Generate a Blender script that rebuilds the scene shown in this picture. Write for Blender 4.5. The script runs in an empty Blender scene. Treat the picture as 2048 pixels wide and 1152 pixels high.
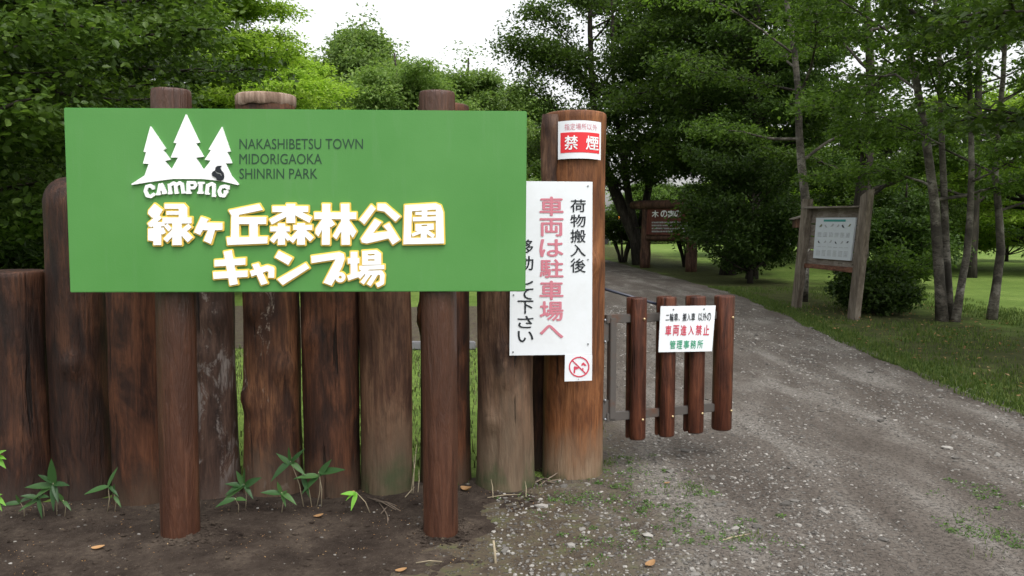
import bpy, bmesh, math, random
import numpy as np
from mathutils import Vector, Matrix, noise
R = math.radians
rng = np.random.default_rng(7)
random.seed(7)
SC = bpy.context.scene
COL = SC.collection

# ------------------------------------------------------------------ camera, sky, sun, exposure
CAM_H, PITCH, F = 1.5, R(4.52), 2048 * 28 / 36
cd = bpy.data.cameras.new('camera'); cam = bpy.data.objects.new('camera', cd); COL.objects.link(cam)
cam.location = (0, 0, CAM_H); cam.rotation_euler = (R(90) - PITCH, 0, 0)
cd.lens = 28; cd.sensor_width = 36; cd.clip_start = 0.05; cd.clip_end = 2000
SC.camera = cam
W = bpy.data.worlds.new('World'); SC.world = W; W.use_nodes = True
wn, wl = W.node_tree.nodes, W.node_tree.links
SUN_EL, SUN_AZ = R(60), math.atan2(.42, -.75)
sky = wn.new('ShaderNodeTexSky'); sky.sky_type = 'NISHITA'; sky.sun_disc = False
sky.sun_elevation = SUN_EL; sky.sun_rotation = SUN_AZ; sky.dust_density = 4; sky.air_density = 1.5
hs = wn.new('ShaderNodeHueSaturation'); hs.inputs['Saturation'].default_value = 0.12
wl.new(sky.outputs[0], hs.inputs['Color']); wl.new(hs.outputs[0], wn['Background'].inputs['Color'])
wn['Background'].inputs['Strength'].default_value = 0.15
sd = bpy.data.lights.new('sun', 'SUN'); sd.energy = 0.55; sd.angle = R(25); sd.color = (1, .97, .92)
sun = bpy.data.objects.new('sun', sd); COL.objects.link(sun)
sv = Vector((math.sin(SUN_AZ) * math.cos(SUN_EL), math.cos(SUN_AZ) * math.cos(SUN_EL), math.sin(SUN_EL)))
sun.rotation_euler = sv.to_track_quat('Z', 'Y').to_euler(); sun.location = (0, 0, 30)
SC.view_settings.view_transform = 'Standard'; SC.view_settings.look = 'None'
SC.view_settings.exposure = 1.0; SC.view_settings.gamma = 1
SC.cycles.max_bounces = 7; SC.cycles.diffuse_bounces = 3; SC.cycles.transmission_bounces = 4
SC.render.filter_size = 1.7

# ------------------------------------------------------------------ pixel -> point helpers (2048x1152 photo pixels)
CP, SP = math.cos(PITCH), math.sin(PITCH)
def ray(px, py):
    a, b = (px - 1024) / F, -(py - 576) / F
    return np.array([a, CP + b * SP, b * CP - SP])
CAM = np.array([0, 0, CAM_H])
def at(px, py, Y):
    d = ray(px, py); return CAM + d * (Y / d[1])
def ground(px, py, z=0.0):
    d = ray(px, py); return CAM + d * ((z - CAM_H) / d[2])
class Plane:
    """vertical plane through two pixels at given depths; maps pixels to points, n looks at the camera"""
    def __init__(s, pxl, Yl, pxr, Yr, off=0.0):
        a, b = at(pxl, 576, Yl), at(pxr, 576, Yr)
        u = b - a; u[2] = 0; s.u = u / np.linalg.norm(u)
        s.n = np.array([s.u[1], -s.u[0], 0]); s.p = a + s.n * off
    def shifted(s, off):
        q = Plane.__new__(Plane); q.u, q.n, q.p = s.u, s.n, s.p + s.n * off; return q
    def __call__(s, px, py, h=0.0):
        d = ray(px, py); t = np.dot(s.p - CAM, s.n) / np.dot(d, s.n)
        return CAM + d * t + s.n * h
    def many(s, P, h=0.0):
        P = np.asarray(P, float)
        a, b = (P[:, 0] - 1024) / F, -(P[:, 1] - 576) / F
        D = np.stack([a, CP + b * SP, b * CP - SP], 1)
        t = np.dot(s.p - CAM, s.n) / (D @ s.n)
        return CAM + D * t[:, None] + s.n * h

# ------------------------------------------------------------------ mesh helpers
class MB:
    def __init__(s): s.v, s.f, s.smooth = [], [], []
    def add(s, vs, fs, smooth=False):
        o = len(s.v); s.v += [tuple(map(float, v)) for v in vs]
        s.f += [tuple(i + o for i in f) for f in fs]; s.smooth += [smooth] * len(fs)
        return s
    def box(s, c, sx, sy, sz, ax=None):
        X, Y, Z = ax if ax else ((1, 0, 0), (0, 1, 0), (0, 0, 1))
        X, Y, Z = map(np.array, (X, Y, Z)); c = np.array(c, float)
        vs = [c + X * sx / 2 * i + Y * sy / 2 * j + Z * sz / 2 * k for i in (-1, 1) for j in (-1, 1) for k in (-1, 1)]
        return s.add(vs, [(0, 1, 3, 2), (4, 6, 7, 5), (0, 4, 5, 1), (2, 3, 7, 6), (0, 2, 6, 4), (1, 5, 7, 3)])
    def bevbox(s, c, sx, sy, sz, b=.004, ax=None):
        bm = bmesh.new(); bmesh.ops.create_cube(bm, size=1)
        for v in bm.verts: v.co = Vector((v.co.x * sx, v.co.y * sy, v.co.z * sz))
        bmesh.ops.bevel(bm, geom=bm.edges[:], offset=b, segments=2, affect='EDGES')
        X, Y, Z = [np.array(q, float) for q in (ax if ax else ((1, 0, 0), (0, 1, 0), (0, 0, 1)))]
        bm.verts.index_update()
        vs = [np.array(c, float) + X * v.co.x + Y * v.co.y + Z * v.co.z for v in bm.verts]
        fs = [[v.index for v in f.verts] for f in bm.faces]
        bm.free(); return s.add(vs, fs)
    def tube(s, pts, radii, seg=8, caps=True, wob=0, sd=0):
        pts = [Vector(p) for p in pts]; n = len(pts)
        if not hasattr(radii, '__len__'): radii = [radii] * n
        t0 = (pts[1] - pts[0]).normalized()
        ref = Vector((0, 1, 0)) if abs(t0.y) < .9 else Vector((1, 0, 0))
        a = t0.cross(ref).normalized(); vs = []
        for i, p in enumerate(pts):
            t = (pts[min(i + 1, n - 1)] - pts[max(i - 1, 0)]).normalized()
            a = (a - t * a.dot(t)).normalized(); b = t.cross(a)
            for k in range(seg):
                an = 2 * math.pi * k / seg; r = radii[i]
                if wob: r *= 1 + wob * noise.noise(Vector((math.cos(an) * 1.3 + sd, math.sin(an) * 1.3, i * .5 + sd)))
                vs.append(p + (a * math.cos(an) + b * math.sin(an)) * r)
        fs = [(i * seg + k, i * seg + (k + 1) % seg, (i + 1) * seg + (k + 1) % seg, (i + 1) * seg + k) for i in range(n - 1) for k in range(seg)]
        s.add(vs, fs, True)
        if caps:
            o = len(s.v) - n * seg
            s.f += [tuple(o + k for k in range(seg))[::-1], tuple(o + (n - 1) * seg + k for k in range(seg))]; s.smooth += [False] * 2
        return s
    def quadprism(s, front, n, depth):
        """front: list of points (counter-clockwise seen from n), extruded by -n*depth"""
        k = len(front); fr = [np.array(p, float) for p in front]; bk = [p - np.array(n) * depth for p in fr]
        fs = [tuple(range(k)), tuple(range(2 * k - 1, k - 1, -1))] + [(i, k + i, k + (i + 1) % k, (i + 1) % k) for i in range(k)]
        return s.add(fr + bk, fs)
    def sphere(s, c, r, seg=10, rings=6, sq=(1, 1, 1)):
        vs = [(c[0], c[1], c[2] + r * sq[2])]
        for i in range(1, rings):
            th = math.pi * i / rings
            for k in range(seg):
                an = 2 * math.pi * k / seg
                vs.append((c[0] + r * sq[0] * math.sin(th) * math.cos(an), c[1] + r * sq[1] * math.sin(th) * math.sin(an), c[2] + r * sq[2] * math.cos(th)))
        vs.append((c[0], c[1], c[2] - r * sq[2])); L = len(vs) - 1
        fs = [(0, 1 + k, 1 + (k + 1) % seg) for k in range(seg)]
        for i in range(rings - 2):
            for k in range(seg):
                a = 1 + i * seg; b = a + seg
                fs.append((a + k, b + k, b + (k + 1) % seg, a + (k + 1) % seg))
        a = 1 + (rings - 2) * seg
        fs += [(a + k, L, a + (k + 1) % seg) for k in range(seg)]
        return s.add(vs, fs, True)
ORG = {}
def npmesh(name, V, Fs, smooth=None):
    """Fs: int array (n,k)"""
    V = np.asarray(V, np.float32); Fs = np.asarray(Fs, np.int32); n, k = Fs.shape
    m = bpy.data.meshes.new(name); m.vertices.add(len(V)); m.vertices.foreach_set('co', V.ravel())
    m.loops.add(n * k); m.loops.foreach_set('vertex_index', Fs.ravel())
    m.polygons.add(n); m.polygons.foreach_set('loop_start', np.arange(0, n * k, k, dtype=np.int32))
    try: m.polygons.foreach_set('loop_total', np.full(n, k, np.int32))
    except Exception: pass
    m.update(calc_edges=True)
    if smooth is not None: m.polygons.foreach_set('use_smooth', np.full(n, smooth))
    return m
def link(name, mesh, mat, parent=None, origin=None):
    o = bpy.data.objects.new(name, mesh); COL.objects.link(o)
    mesh.materials.append(mat)
    if parent: o.parent = parent; ORG[o.name] = ORG[parent.name]
    else: o.location = origin; ORG[o.name] = np.array(origin, float)
    return o
def obj(name, mb, mat, parent=None, origin=(0, 0, 0), label=None):
    """mb holds world coordinates; the object sits at its parent's (or its own) origin"""
    og = ORG[parent.name] if parent else np.array(origin, float)
    m = bpy.data.meshes.new(name)
    m.from_pydata([(v[0] - og[0], v[1] - og[1], v[2] - og[2]) for v in mb.v], [], mb.f)
    if any(mb.smooth): m.polygons.foreach_set('use_smooth', mb.smooth)
    m.update()
    o = link(name, m, mat, parent, og)
    if label: o['label'] = label
    return o
def tag(o, label=None, cat=None, group=None, kind=None):
    if label: o['label'] = label
    if cat: o['category'] = cat
    if group: o['group'] = group
    if kind: o['kind'] = kind
    return o
def thing(name, label, cat, loc, group=None):
    o = bpy.data.objects.new(name, None); COL.objects.link(o); o.location = [float(q) for q in loc]
    o.empty_display_size = .1; ORG[o.name] = np.array(loc, float)
    return tag(o, label, cat, group)

# ------------------------------------------------------------------ material helpers
def mat(name, col=(.5, .5, .5), rough=.7, spec=.3, metal=0):
    m = bpy.data.materials.new(name); m.use_nodes = True
    b = m.node_tree.nodes['Principled BSDF']
    b.inputs['Base Color'].default_value = (*col, 1); b.inputs['Roughness'].default_value = rough
    b.inputs['Specular IOR Level'].default_value = spec; b.inputs['Metallic'].default_value = metal
    return m
class NG:
    def __init__(s, m): s.m = m; s.t = m.node_tree; s.b = s.t.nodes['Principled BSDF']
    def n(s, typ, **kw):
        x = s.t.nodes.new(typ)
        for k, v in kw.items():
            if k in x.inputs.keys(): x.inputs[k].default_value = v
            else: setattr(x, k, v)
        return x
    def l(s, a, b): s.t.links.new(a, b)
    def coord(s, scale=(1, 1, 1), rnd=True):
        tc = s.n('ShaderNodeTexCoord'); mp = s.n('ShaderNodeMapping'); mp.inputs['Scale'].default_value = scale
        s.l(tc.outputs['Object'], mp.inputs['Vector'])
        if not rnd: return mp.outputs[0]
        oi = s.n('ShaderNodeObjectInfo'); mu = s.n('ShaderNodeMath', operation='MULTIPLY'); mu.inputs[1].default_value = 57
        s.l(oi.outputs['Random'], mu.inputs[0])
        va = s.n('ShaderNodeVectorMath', operation='ADD'); s.l(mp.outputs[0], va.inputs[0]); s.l(mu.outputs[0], va.inputs[1])
        return va.outputs[0]
    def noise(s, vec, scale, detail=4, rough=.55, dist=0):
        x = s.n('ShaderNodeTexNoise'); x.inputs['Scale'].default_value = scale; x.inputs['Detail'].default_value = detail
        x.inputs['Roughness'].default_value = rough; x.inputs['Distortion'].default_value = dist
        s.l(vec, x.inputs['Vector']); return x.outputs['Fac']
    def ramp(s, fac, stops):
        x = s.n('ShaderNodeValToRGB'); cr = x.color_ramp
        while len(cr.elements) < len(stops): cr.elements.new(.5)
        for e, (p, c) in zip(cr.elements, stops):
            e.position = p; e.color = (*c, 1) if hasattr(c, '__len__') else (c, c, c, 1)
        s.l(fac, x.inputs[0]); return x.outputs[0]
    def mix(s, fac, a, b, mode='MIX'):
        x = s.n('ShaderNodeMix', data_type='RGBA', blend_type=mode)
        for src, sock in ((fac, x.inputs[0]), (a, x.inputs[6]), (b, x.inputs[7])):
            if isinstance(src, bpy.types.NodeSocket): s.l(src, sock)
            elif hasattr(src, '__len__'): sock.default_value = (*src, 1)
            else: sock.default_value = src
        return x.outputs[2]
    def math(s, op, a, b=0.0, c=None):
        x = s.n('ShaderNodeMath', operation=op)
        for i, q in enumerate((a, b) if c is None else (a, b, c)):
            if isinstance(q, bpy.types.NodeSocket): s.l(q, x.inputs[i])
            else: x.inputs[i].default_value = q
        return x.outputs[0]
    def bump(s, h, strength=.4, dist=.01):
        x = s.n('ShaderNodeBump'); x.inputs['Strength'].default_value = strength; x.inputs['Distance'].default_value = dist
        s.l(h, x.inputs['Height']); s.l(x.outputs[0], s.b.inputs['Normal'])
    def base(s, c): s.l(c, s.b.inputs['Base Color'])

def wood(name, dark, mid, light, scar=(.17, .14, .12), scar_amt=.45, foot=.0, foot_col=(.16, .13, .10), moss=.0, rough=.62, fine=1.0, spec=.3, blotch=.8, along='z'):
    """stained log: streaks along z, cracks, pale scars, weathered foot with its own ragged edge"""
    m = mat(name, mid, rough, spec); g = NG(m); co = g.coord
    if along == 'y': g.coord = lambda q: co((q[0], q[2], q[1]))
    v1 = g.coord((6 * fine, 6 * fine, 1.3)); v2 = g.coord((34, 34, 2.2)); v3 = g.coord((1, 1, .5)); v4 = g.coord((1, 1, 1)); v5 = g.coord((11, 11, 2.4))
    a = g.noise(v1, 1.5, 6, .65, .5); b = g.noise(v2, 2.0, 5, .65); big = g.noise(v3, 4.2, 5, .65, .8); md = g.noise(v5, 1.6, 5, .7, .3)
    c = g.ramp(a, [(.36, dark), (.50, mid), (.66, light)])
    c = g.mix(g.ramp(b, [(.40, .6), (.54, 0)]), c, dark)
    c = g.mix(g.ramp(md, [(.34, .7), (.48, 0)]), c, dark)
    c = g.mix(g.math('MULTIPLY', g.ramp(big, [(.50, 0), (.66, 1)]), blotch), c, g.mix(g.ramp(b, [(.42, .6), (.6, 0)]), light, mid))
    c = g.mix(g.ramp(g.noise(v3, 2.6, 4, .6, .5), [(.34, .6), (.48, 0)]), c, dark)
    sc = g.noise(v3, 8.5, 7, .75, .6)
    lo = .74 - .17 * scar_amt
    c = g.mix(g.math('MULTIPLY', g.ramp(sc, [(lo, 0), (lo + .05, 1)]), g.ramp(b, [(.36, .1), (.56, .95)])), c, scar)
    cn = g.noise(g.coord((13, 13, .42)), 1.7, 4, .55, .25)
    crack = g.ramp(cn, [(.30, 1), (.335, 0)])
    c = g.mix(g.math('MULTIPLY', crack, .9), c, [q * .25 for q in dark])
    if foot > 0:
        tc = g.n('ShaderNodeTexCoord'); sx = g.n('ShaderNodeSeparateXYZ'); g.l(tc.outputs['Object'], sx.inputs[0])
        z = g.math('ADD', sx.outputs[2], g.math('MULTIPLY', g.math('SUBTRACT', g.noise(v1, 1.3, 4), .5), -1.3 * foot))
        f = g.n('ShaderNodeMapRange'); f.inputs['From Min'].default_value = foot; f.inputs['From Max'].default_value = foot * .25
        g.l(z, f.inputs['Value'])
        fc = g.mix(g.ramp(b, [(.36, .0), (.62, .8)]), foot_col, [q * .5 for q in foot_col])
        c = g.mix(g.math('MULTIPLY', f.outputs[0], .8), c, fc)
        if moss > 0:
            f2 = g.n('ShaderNodeMapRange'); f2.inputs['From Min'].default_value = moss; f2.inputs['From Max'].default_value = moss * .2
            g.l(z, f2.inputs['Value'])
            c = g.mix(g.math('MULTIPLY', f2.outputs[0], g.ramp(g.noise(v4, 9, 4), [(.35, .2), (.6, .85)])), c, (.05, .065, .028))
    g.base(c)
    h = g.math('SUBTRACT', g.math('ADD', g.math('MULTIPLY', a, .9), g.math('ADD', g.math('MULTIPLY', b, .45), g.math('MULTIPLY', md, .8))), g.math('MULTIPLY', crack, 1.3))
    g.bump(h, .8, .016)
    return m
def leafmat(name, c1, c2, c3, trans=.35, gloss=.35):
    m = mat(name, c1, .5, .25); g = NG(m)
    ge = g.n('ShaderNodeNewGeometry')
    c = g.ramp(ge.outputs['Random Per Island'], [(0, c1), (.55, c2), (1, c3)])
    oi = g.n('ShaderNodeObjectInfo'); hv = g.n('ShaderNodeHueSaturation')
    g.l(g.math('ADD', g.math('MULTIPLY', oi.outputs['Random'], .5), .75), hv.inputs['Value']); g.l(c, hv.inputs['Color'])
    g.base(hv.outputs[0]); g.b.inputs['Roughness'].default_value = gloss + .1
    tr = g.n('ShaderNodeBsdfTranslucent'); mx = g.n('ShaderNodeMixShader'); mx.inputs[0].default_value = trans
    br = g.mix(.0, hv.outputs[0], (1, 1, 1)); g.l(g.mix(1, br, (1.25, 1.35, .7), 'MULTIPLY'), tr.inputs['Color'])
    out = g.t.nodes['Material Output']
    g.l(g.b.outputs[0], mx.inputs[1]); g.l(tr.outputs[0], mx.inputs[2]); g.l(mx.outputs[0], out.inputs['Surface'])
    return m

M = {}
M['log_dark'] = wood('log_dark', (0.01, 0.0046, 0.0032), (0.032, 0.0125, 0.0072), (0.085, 0.034, 0.016), scar=(.09, .06, .045), scar_amt=.3, foot=.2, foot_col=(.045, .03, .023))
M['log_red'] = wood('log_red', (0.015, 0.0062, 0.004), (0.052, 0.019, 0.0095), (0.14, 0.052, 0.024), scar=(.12, .07, .045), scar_amt=.25, foot=.25, foot_col=(.085, .055, .036))
M['log_rough'] = wood('log_rough', (0.018, 0.0095, 0.007), (0.058, 0.03, 0.021), (0.12, 0.068, 0.048), scar=(.20, .17, .155), scar_amt=1.25, foot=.2, foot_col=(.10, .065, .05))
M['log_mid'] = wood('log_mid', (0.024, 0.01, 0.0065), (0.085, 0.034, 0.017), (0.21, 0.092, 0.043), scar=(.30, .25, .21), scar_amt=.8, foot=.3, foot_col=(.12, .08, .055))
M['log_pale'] = wood('log_pale', (0.042, 0.019, 0.012), (0.12, 0.058, 0.033), (0.21, 0.118, 0.07), scar_amt=.45, foot=.5, foot_col=(.16, .115, .075), moss=.2)
M['log_knot'] = wood('log_knot', (0.032, 0.0155, 0.01), (0.1, 0.05, 0.029), (0.21, 0.122, 0.075), scar_amt=.4, foot=.7, foot_col=(.17, .125, .082), moss=.15)
M['log_gate'] = wood('log_gate', (0.068, 0.024, 0.01), (0.16, 0.058, 0.0205), (0.27, 0.11, 0.042), scar=(.28, .19, .125), scar_amt=.3, foot=.34, foot_col=(.26, .185, .12), moss=.06)
M['pole'] = wood('pole', (.042, .0155, .0085), (.066, .0245, .0130), (.105, .043, .023), scar_amt=-.6, rough=.42, fine=2.2, spec=.5, blotch=.45)
M['gate_wood'] = wood('gate_wood', (0.028, 0.0085, 0.005), (0.085, 0.026, 0.0135), (0.145, 0.048, 0.023), scar_amt=-.6, rough=.5, fine=3.0, blotch=.5)
M['plank'] = wood('plank', (.12, .098, .078), (.20, .172, .145), (.28, .25, .215), scar_amt=.2, rough=.85, fine=1.6, along='y')
M['plank_post'] = wood('plank_post', (.085, .066, .05), (.17, .14, .11), (.25, .215, .175), scar_amt=.3, rough=.85, fine=1.6)
M['rail_red'] = wood('rail_red', (.06, .026, .017), (.14, .06, .038), (.24, .115, .07), scar_amt=.2, rough=.8, fine=2, along='y')
M['sign_wood'] = wood('sign_wood', (.03, .014, .009), (.085, .04, .026), (.15, .08, .05), scar_amt=.1, rough=.7)
M['sign_face'] = wood('sign_face', (.075, .022, .017), (.115, .034, .026), (.15, .05, .036), scar_amt=-.5, rough=.6)
M['bark'] = wood('bark', (.012, .010, .008), (.032, .026, .020), (.07, .06, .047), scar=(.10, .10, .08), scar_amt=.4, rough=.9)

def birch():
    m = mat('birch_bark', (.4, .37, .33), .75, .2); g = NG(m)
    v = g.coord((1, 1, 1)); h = g.coord((2.6, 2.6, 6))
    c = g.ramp(g.noise(v, 2.4, 5, .7), [(.36, (.04, .034, .028)), (.52, (.13, .114, .096)), (.70, (.36, .335, .30))])
    ln = g.noise(h, 3.2, 5, .7, 1.2)
    c = g.mix(g.ramp(ln, [(.50, 0), (.62, .8)]), c, (.03, .026, .022))
    bl = g.noise(v, 1.6, 3, .6, 1)
    c = g.mix(g.ramp(bl, [(.50, 0), (.62, .85)]), c, (.035, .03, .025))
    g.base(c); g.bump(ln, .4, .01); return m
M['birch'] = birch()

def green_paint():
    m = mat('green_paint', (.085, .27, .062), .42, .4); g = NG(m)
    v = g.coord((1, 1, 1), False)
    st = g.n('ShaderNodeMapping'); st.inputs['Scale'].default_value = (9, 9, .8); g.l(v, st.inputs['Vector'])
    c = g.mix(g.ramp(g.noise(v, 2, 4), [(.35, 0), (.7, 1)]), (.060, .215, .043), (.076, .240, .056)); c = g.mix(g.ramp(g.noise(st.outputs[0], 3, 5, .7), [(.55, 0), (.75, .35)]), c, (.10, .24, .085)); g.base(c)
    g.l(g.ramp(g.noise(v, 3, 4), [(.3, .36), (.7, .58)]), g.b.inputs['Roughness'])
    g.bump(g.noise(v, 160, 3, .6), .12, .004); return m
M['green'] = green_paint()
M['white_letter'] = mat('white_letter', (.82, .82, .83), .45)
M['yellow'] = mat('yellow_edge', (.72, .50, .09), .5)
M['letter_dark'] = mat('dark_green_ink', (.02, .055, .03), .6)
M['squirrel_ink'] = mat('squirrel_ink', (.012, .014, .02), .5)
def sheet():
    m = mat('white_sheet', (.78, .80, .83), .35, .5); g = NG(m); v = g.coord()
    c = g.mix(g.ramp(g.noise(v, 4, 6, .7), [(.45, 0), (.8, .5)]), (.72, .745, .78), (.56, .57, .57))
    g.base(c); g.bump(g.noise(v, 6, 2), .05, .01); return m
M['sheet'] = sheet()
M['ink_black'] = mat('ink_black', (.018, .022, .028), .5)
M['ink_pink'] = mat('ink_faded_red', (.56, .19, .24), .5)
M['ink_red'] = mat('ink_red', (.66, .03, .04), .4)
M['ink_red2'] = mat('ink_crimson', (.55, .06, .10), .5)
M['ink_green'] = mat('ink_green', (.03, .30, .16), .5)
M['ink_teal'] = mat('ink_teal', (.04, .25, .24), .5)
M['ink_grey'] = mat('ink_grey', (.34, .36, .37), .6)
M['poster'] = mat('poster', (.52, .56, .60), .35)
M['poster_edge'] = mat('poster_edge', (.55, .52, .40), .5)
M['edge_dark'] = mat('sheet_edge', (.10, .12, .2), .5)
def steel():
    m = mat('painted_steel', (.05, .045, .042), .55, .4); g = NG(m); v = g.coord((1, 1, 1))
    c = g.mix(g.ramp(g.noise(v, 7, 6, .7), [(.52, 0), (.66, .8)]), (.075, .066, .06), (.10, .045, .025)); g.base(c); g.bump(g.noise(v, 60, 3), .2, .002); return m
M['steel'] = steel()
M['rod'] = mat('blue_black_rod', (.018, .022, .04), .35, .5)
M['brass'] = mat('bolt_head', (.55, .42, .24), .3, .5, .8)
M['screw'] = mat('screw_head', (.25, .26, .28), .35, .5, .7)
M['cut_wood'] = wood('cut_wood', (.13, .08, .055), (.30, .21, .16), (.48, .38, .31), scar_amt=.3, rough=.8)
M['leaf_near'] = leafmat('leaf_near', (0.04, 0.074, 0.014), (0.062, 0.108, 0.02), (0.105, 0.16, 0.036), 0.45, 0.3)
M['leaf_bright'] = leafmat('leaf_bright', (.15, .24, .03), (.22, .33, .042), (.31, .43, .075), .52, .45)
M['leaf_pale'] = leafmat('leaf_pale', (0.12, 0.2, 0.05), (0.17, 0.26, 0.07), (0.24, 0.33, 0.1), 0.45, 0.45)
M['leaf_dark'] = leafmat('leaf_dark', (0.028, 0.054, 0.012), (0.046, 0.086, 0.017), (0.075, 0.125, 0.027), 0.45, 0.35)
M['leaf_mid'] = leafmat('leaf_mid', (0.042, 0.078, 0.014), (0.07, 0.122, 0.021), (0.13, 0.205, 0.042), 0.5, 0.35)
M['sasa'] = leafmat('sasa_leaf', (.028, .075, .024), (.045, .11, .032), (.075, .16, .045), .25, .3)
M['sasa_bright'] = leafmat('bright_leaf', (.14, .34, .04), (.17, .40, .05), (.2, .45, .06), .4, .35)
M['straw'] = mat('straw', (.30, .25, .17), .8)
M['twig'] = mat('twig', (.16, .125, .095), .85)
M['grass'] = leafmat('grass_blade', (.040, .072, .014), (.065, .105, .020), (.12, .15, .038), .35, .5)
M['grass_dull'] = leafmat('grass_dull', (.045, .062, .018), (.075, .10, .03), (.13, .135, .055), .25, .5)
M['weed'] = leafmat('weed_leaf', (.05, .105, .025), (.075, .14, .035), (.12, .19, .05), .3, .5)
M['dead_leaf'] = leafmat('dead_leaf', (.20, .11, .045), (.36, .20, .09), (.42, .30, .16), .15, .6)

def soilmat():
    m = mat('soil', (.04, .03, .025), .95, .1); g = NG(m); v = g.coord((1, 1, 1), False)
    a = g.noise(v, 3.5, 6, .65); b = g.noise(v, 38, 5, .7); d = g.noise(v, 130, 2, .6)
    c = g.ramp(a, [(.34, (.024, .0175, .014)), (.5, (.050, .038, .030)), (.68, (.092, .072, .056))])
    c = g.mix(g.ramp(b, [(.35, .55), (.55, 0)]), c, (.024, .017, .0135))
    c = g.mix(g.ramp(d, [(.64, 0), (.70, .7)]), c, (.13, .105, .08))
    c = g.mix(g.ramp(g.noise(v, 22, 2, .5, 1.5), [(.70, 0), (.735, .6)]), c, (.17, .13, .085))
    g.base(c); g.bump(g.math('ADD', b, g.math('MULTIPLY', d, .4)), .9, .018); return m
M['soil'] = soilmat()
def pathmat():
    m = mat('gravel_path', (.2, .19, .18), .93, .15); g = NG(m); v = g.coord((1, 1, 1), False)
    lng = g.n('ShaderNodeMapping'); lng.inputs['Scale'].default_value = (1.6, .42, 1); lng.inputs['Rotation'].default_value = (0, 0, .22); g.l(v, lng.inputs['Vector'])
    a = g.noise(lng.outputs[0], 1.5, 5, .6, .5); b = g.noise(v, 45, 5, .75); d = g.noise(v, 1.1, 4, .6)
    c = g.ramp(a, [(.36, (.082, .068, .057)), (.5, (.122, .105, .090)), (.64, (.205, .188, .168))])
    c = g.mix(g.ramp(d, [(.42, 0), (.70, .55)]), c, (.115, .098, .083))
    vo = g.n('ShaderNodeTexVoronoi'); vo.inputs['Scale'].default_value = 62; vo.inputs['Randomness'].default_value = 1; g.l(v, vo.inputs['Vector'])
    sep = g.n('ShaderNodeSeparateColor'); g.l(vo.outputs['Color'], sep.inputs[0])
    stone = g.math('MULTIPLY', g.ramp(vo.outputs['Distance'], [(.30, 1), (.5, 0)]), g.ramp(sep.outputs[0], [(.45, 0), (.55, 1)]))
    stc = g.ramp(sep.outputs[1], [(.2, (.07, .066, .06)), (.6, (.15, .14, .128)), (.95, (.30, .285, .26))])
    dens = g.ramp(g.noise(lng.outputs[0], 1.9, 3, .5, .3), [(.4, .12), (.6, .9)])
    c = g.mix(g.math('MULTIPLY', stone, dens), c, stc)
    c = g.mix(g.ramp(b, [(.40, .7), (.52, 0)]), c, (.035, .03, .026))
    # mossy, earthy strip along the fence side of the path
    sx = g.n('ShaderNodeSeparateXYZ'); g.l(v, sx.inputs[0])
    e = g.math('ADD', sx.outputs[0], g.math('MULTIPLY', g.math('SUBTRACT', g.noise(v, 2.6, 5, .7), .5), 1.3))
    mr = g.n('ShaderNodeMapRange'); mr.inputs['From Min'].default_value = 1.0; mr.inputs['From Max'].default_value = .25; g.l(e, mr.inputs['Value'])
    mossc = g.ramp(g.noise(v, 8, 5, .7), [(.35, (.05, .038, .029)), (.52, (.085, .068, .046)), (.68, (.085, .09, .04))])
    c = g.mix(g.math('MULTIPLY', mr.outputs[0], g.math('SUBTRACT', 1, g.math('MULTIPLY', stone, .8))), c, mossc)
    g.base(c); g.bump(g.math('ADD', g.math('MULTIPLY', stone, .7), g.math('MULTIPLY', b, .6)), .8, .014); return m
M['path'] = pathmat()
def lawnmat():
    m = mat('lawn', (.1, .18, .03), .95, .1); g = NG(m); v = g.coord((1, 1, 1), False)
    a = g.noise(v, .35, 5, .6); b = g.noise(v, 5, 6, .7); d = g.noise(v, 55, 4, .7)
    c = g.ramp(a, [(.3, (.105, .165, .032)), (.5, (.16, .235, .05)), (.7, (.24, .31, .085))])
    c = g.mix(g.ramp(b, [(.35, .55), (.6, 0)]), c, (.05, .095, .018))
    c = g.mix(g.ramp(d, [(.3, .55), (.55, 0)]), c, (.035, .065, .014))
    # leaf litter under the trees right of the path, with canopy shade painted in
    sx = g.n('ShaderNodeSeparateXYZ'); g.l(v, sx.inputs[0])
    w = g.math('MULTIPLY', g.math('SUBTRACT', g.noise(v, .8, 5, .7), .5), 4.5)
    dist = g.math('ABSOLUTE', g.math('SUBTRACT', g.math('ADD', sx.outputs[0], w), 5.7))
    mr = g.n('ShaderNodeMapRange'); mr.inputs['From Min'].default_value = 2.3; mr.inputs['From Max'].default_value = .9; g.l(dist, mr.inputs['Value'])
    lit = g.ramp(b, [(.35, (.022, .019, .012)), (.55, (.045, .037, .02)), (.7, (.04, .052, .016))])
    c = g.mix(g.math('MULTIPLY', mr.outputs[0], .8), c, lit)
    g.base(c); g.bump(g.math('ADD', d, b), .7, .03); return m
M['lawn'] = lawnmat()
M['stone'] = leafmat('stone', (.085, .078, .07), (.17, .158, .143), (.36, .34, .31), 0, .75)
M['car_white'] = mat('car_paint', (.7, .72, .75), .25, .5)
M['glass_dark'] = mat('dark_glass', (.02, .03, .04), .08, .5)
M['rubber'] = mat('rubber', (.02, .02, .02), .8)
M['orange'] = mat('orange_cloth', (.75, .26, .03), .8)
M['post_white'] = mat('white_post', (.75, .77, .78), .5)
M['post_blue'] = mat('blue_post', (.02, .05, .16), .5)
M['kerb'] = mat('grey_kerb', (.15, .147, .155), .85)

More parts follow.
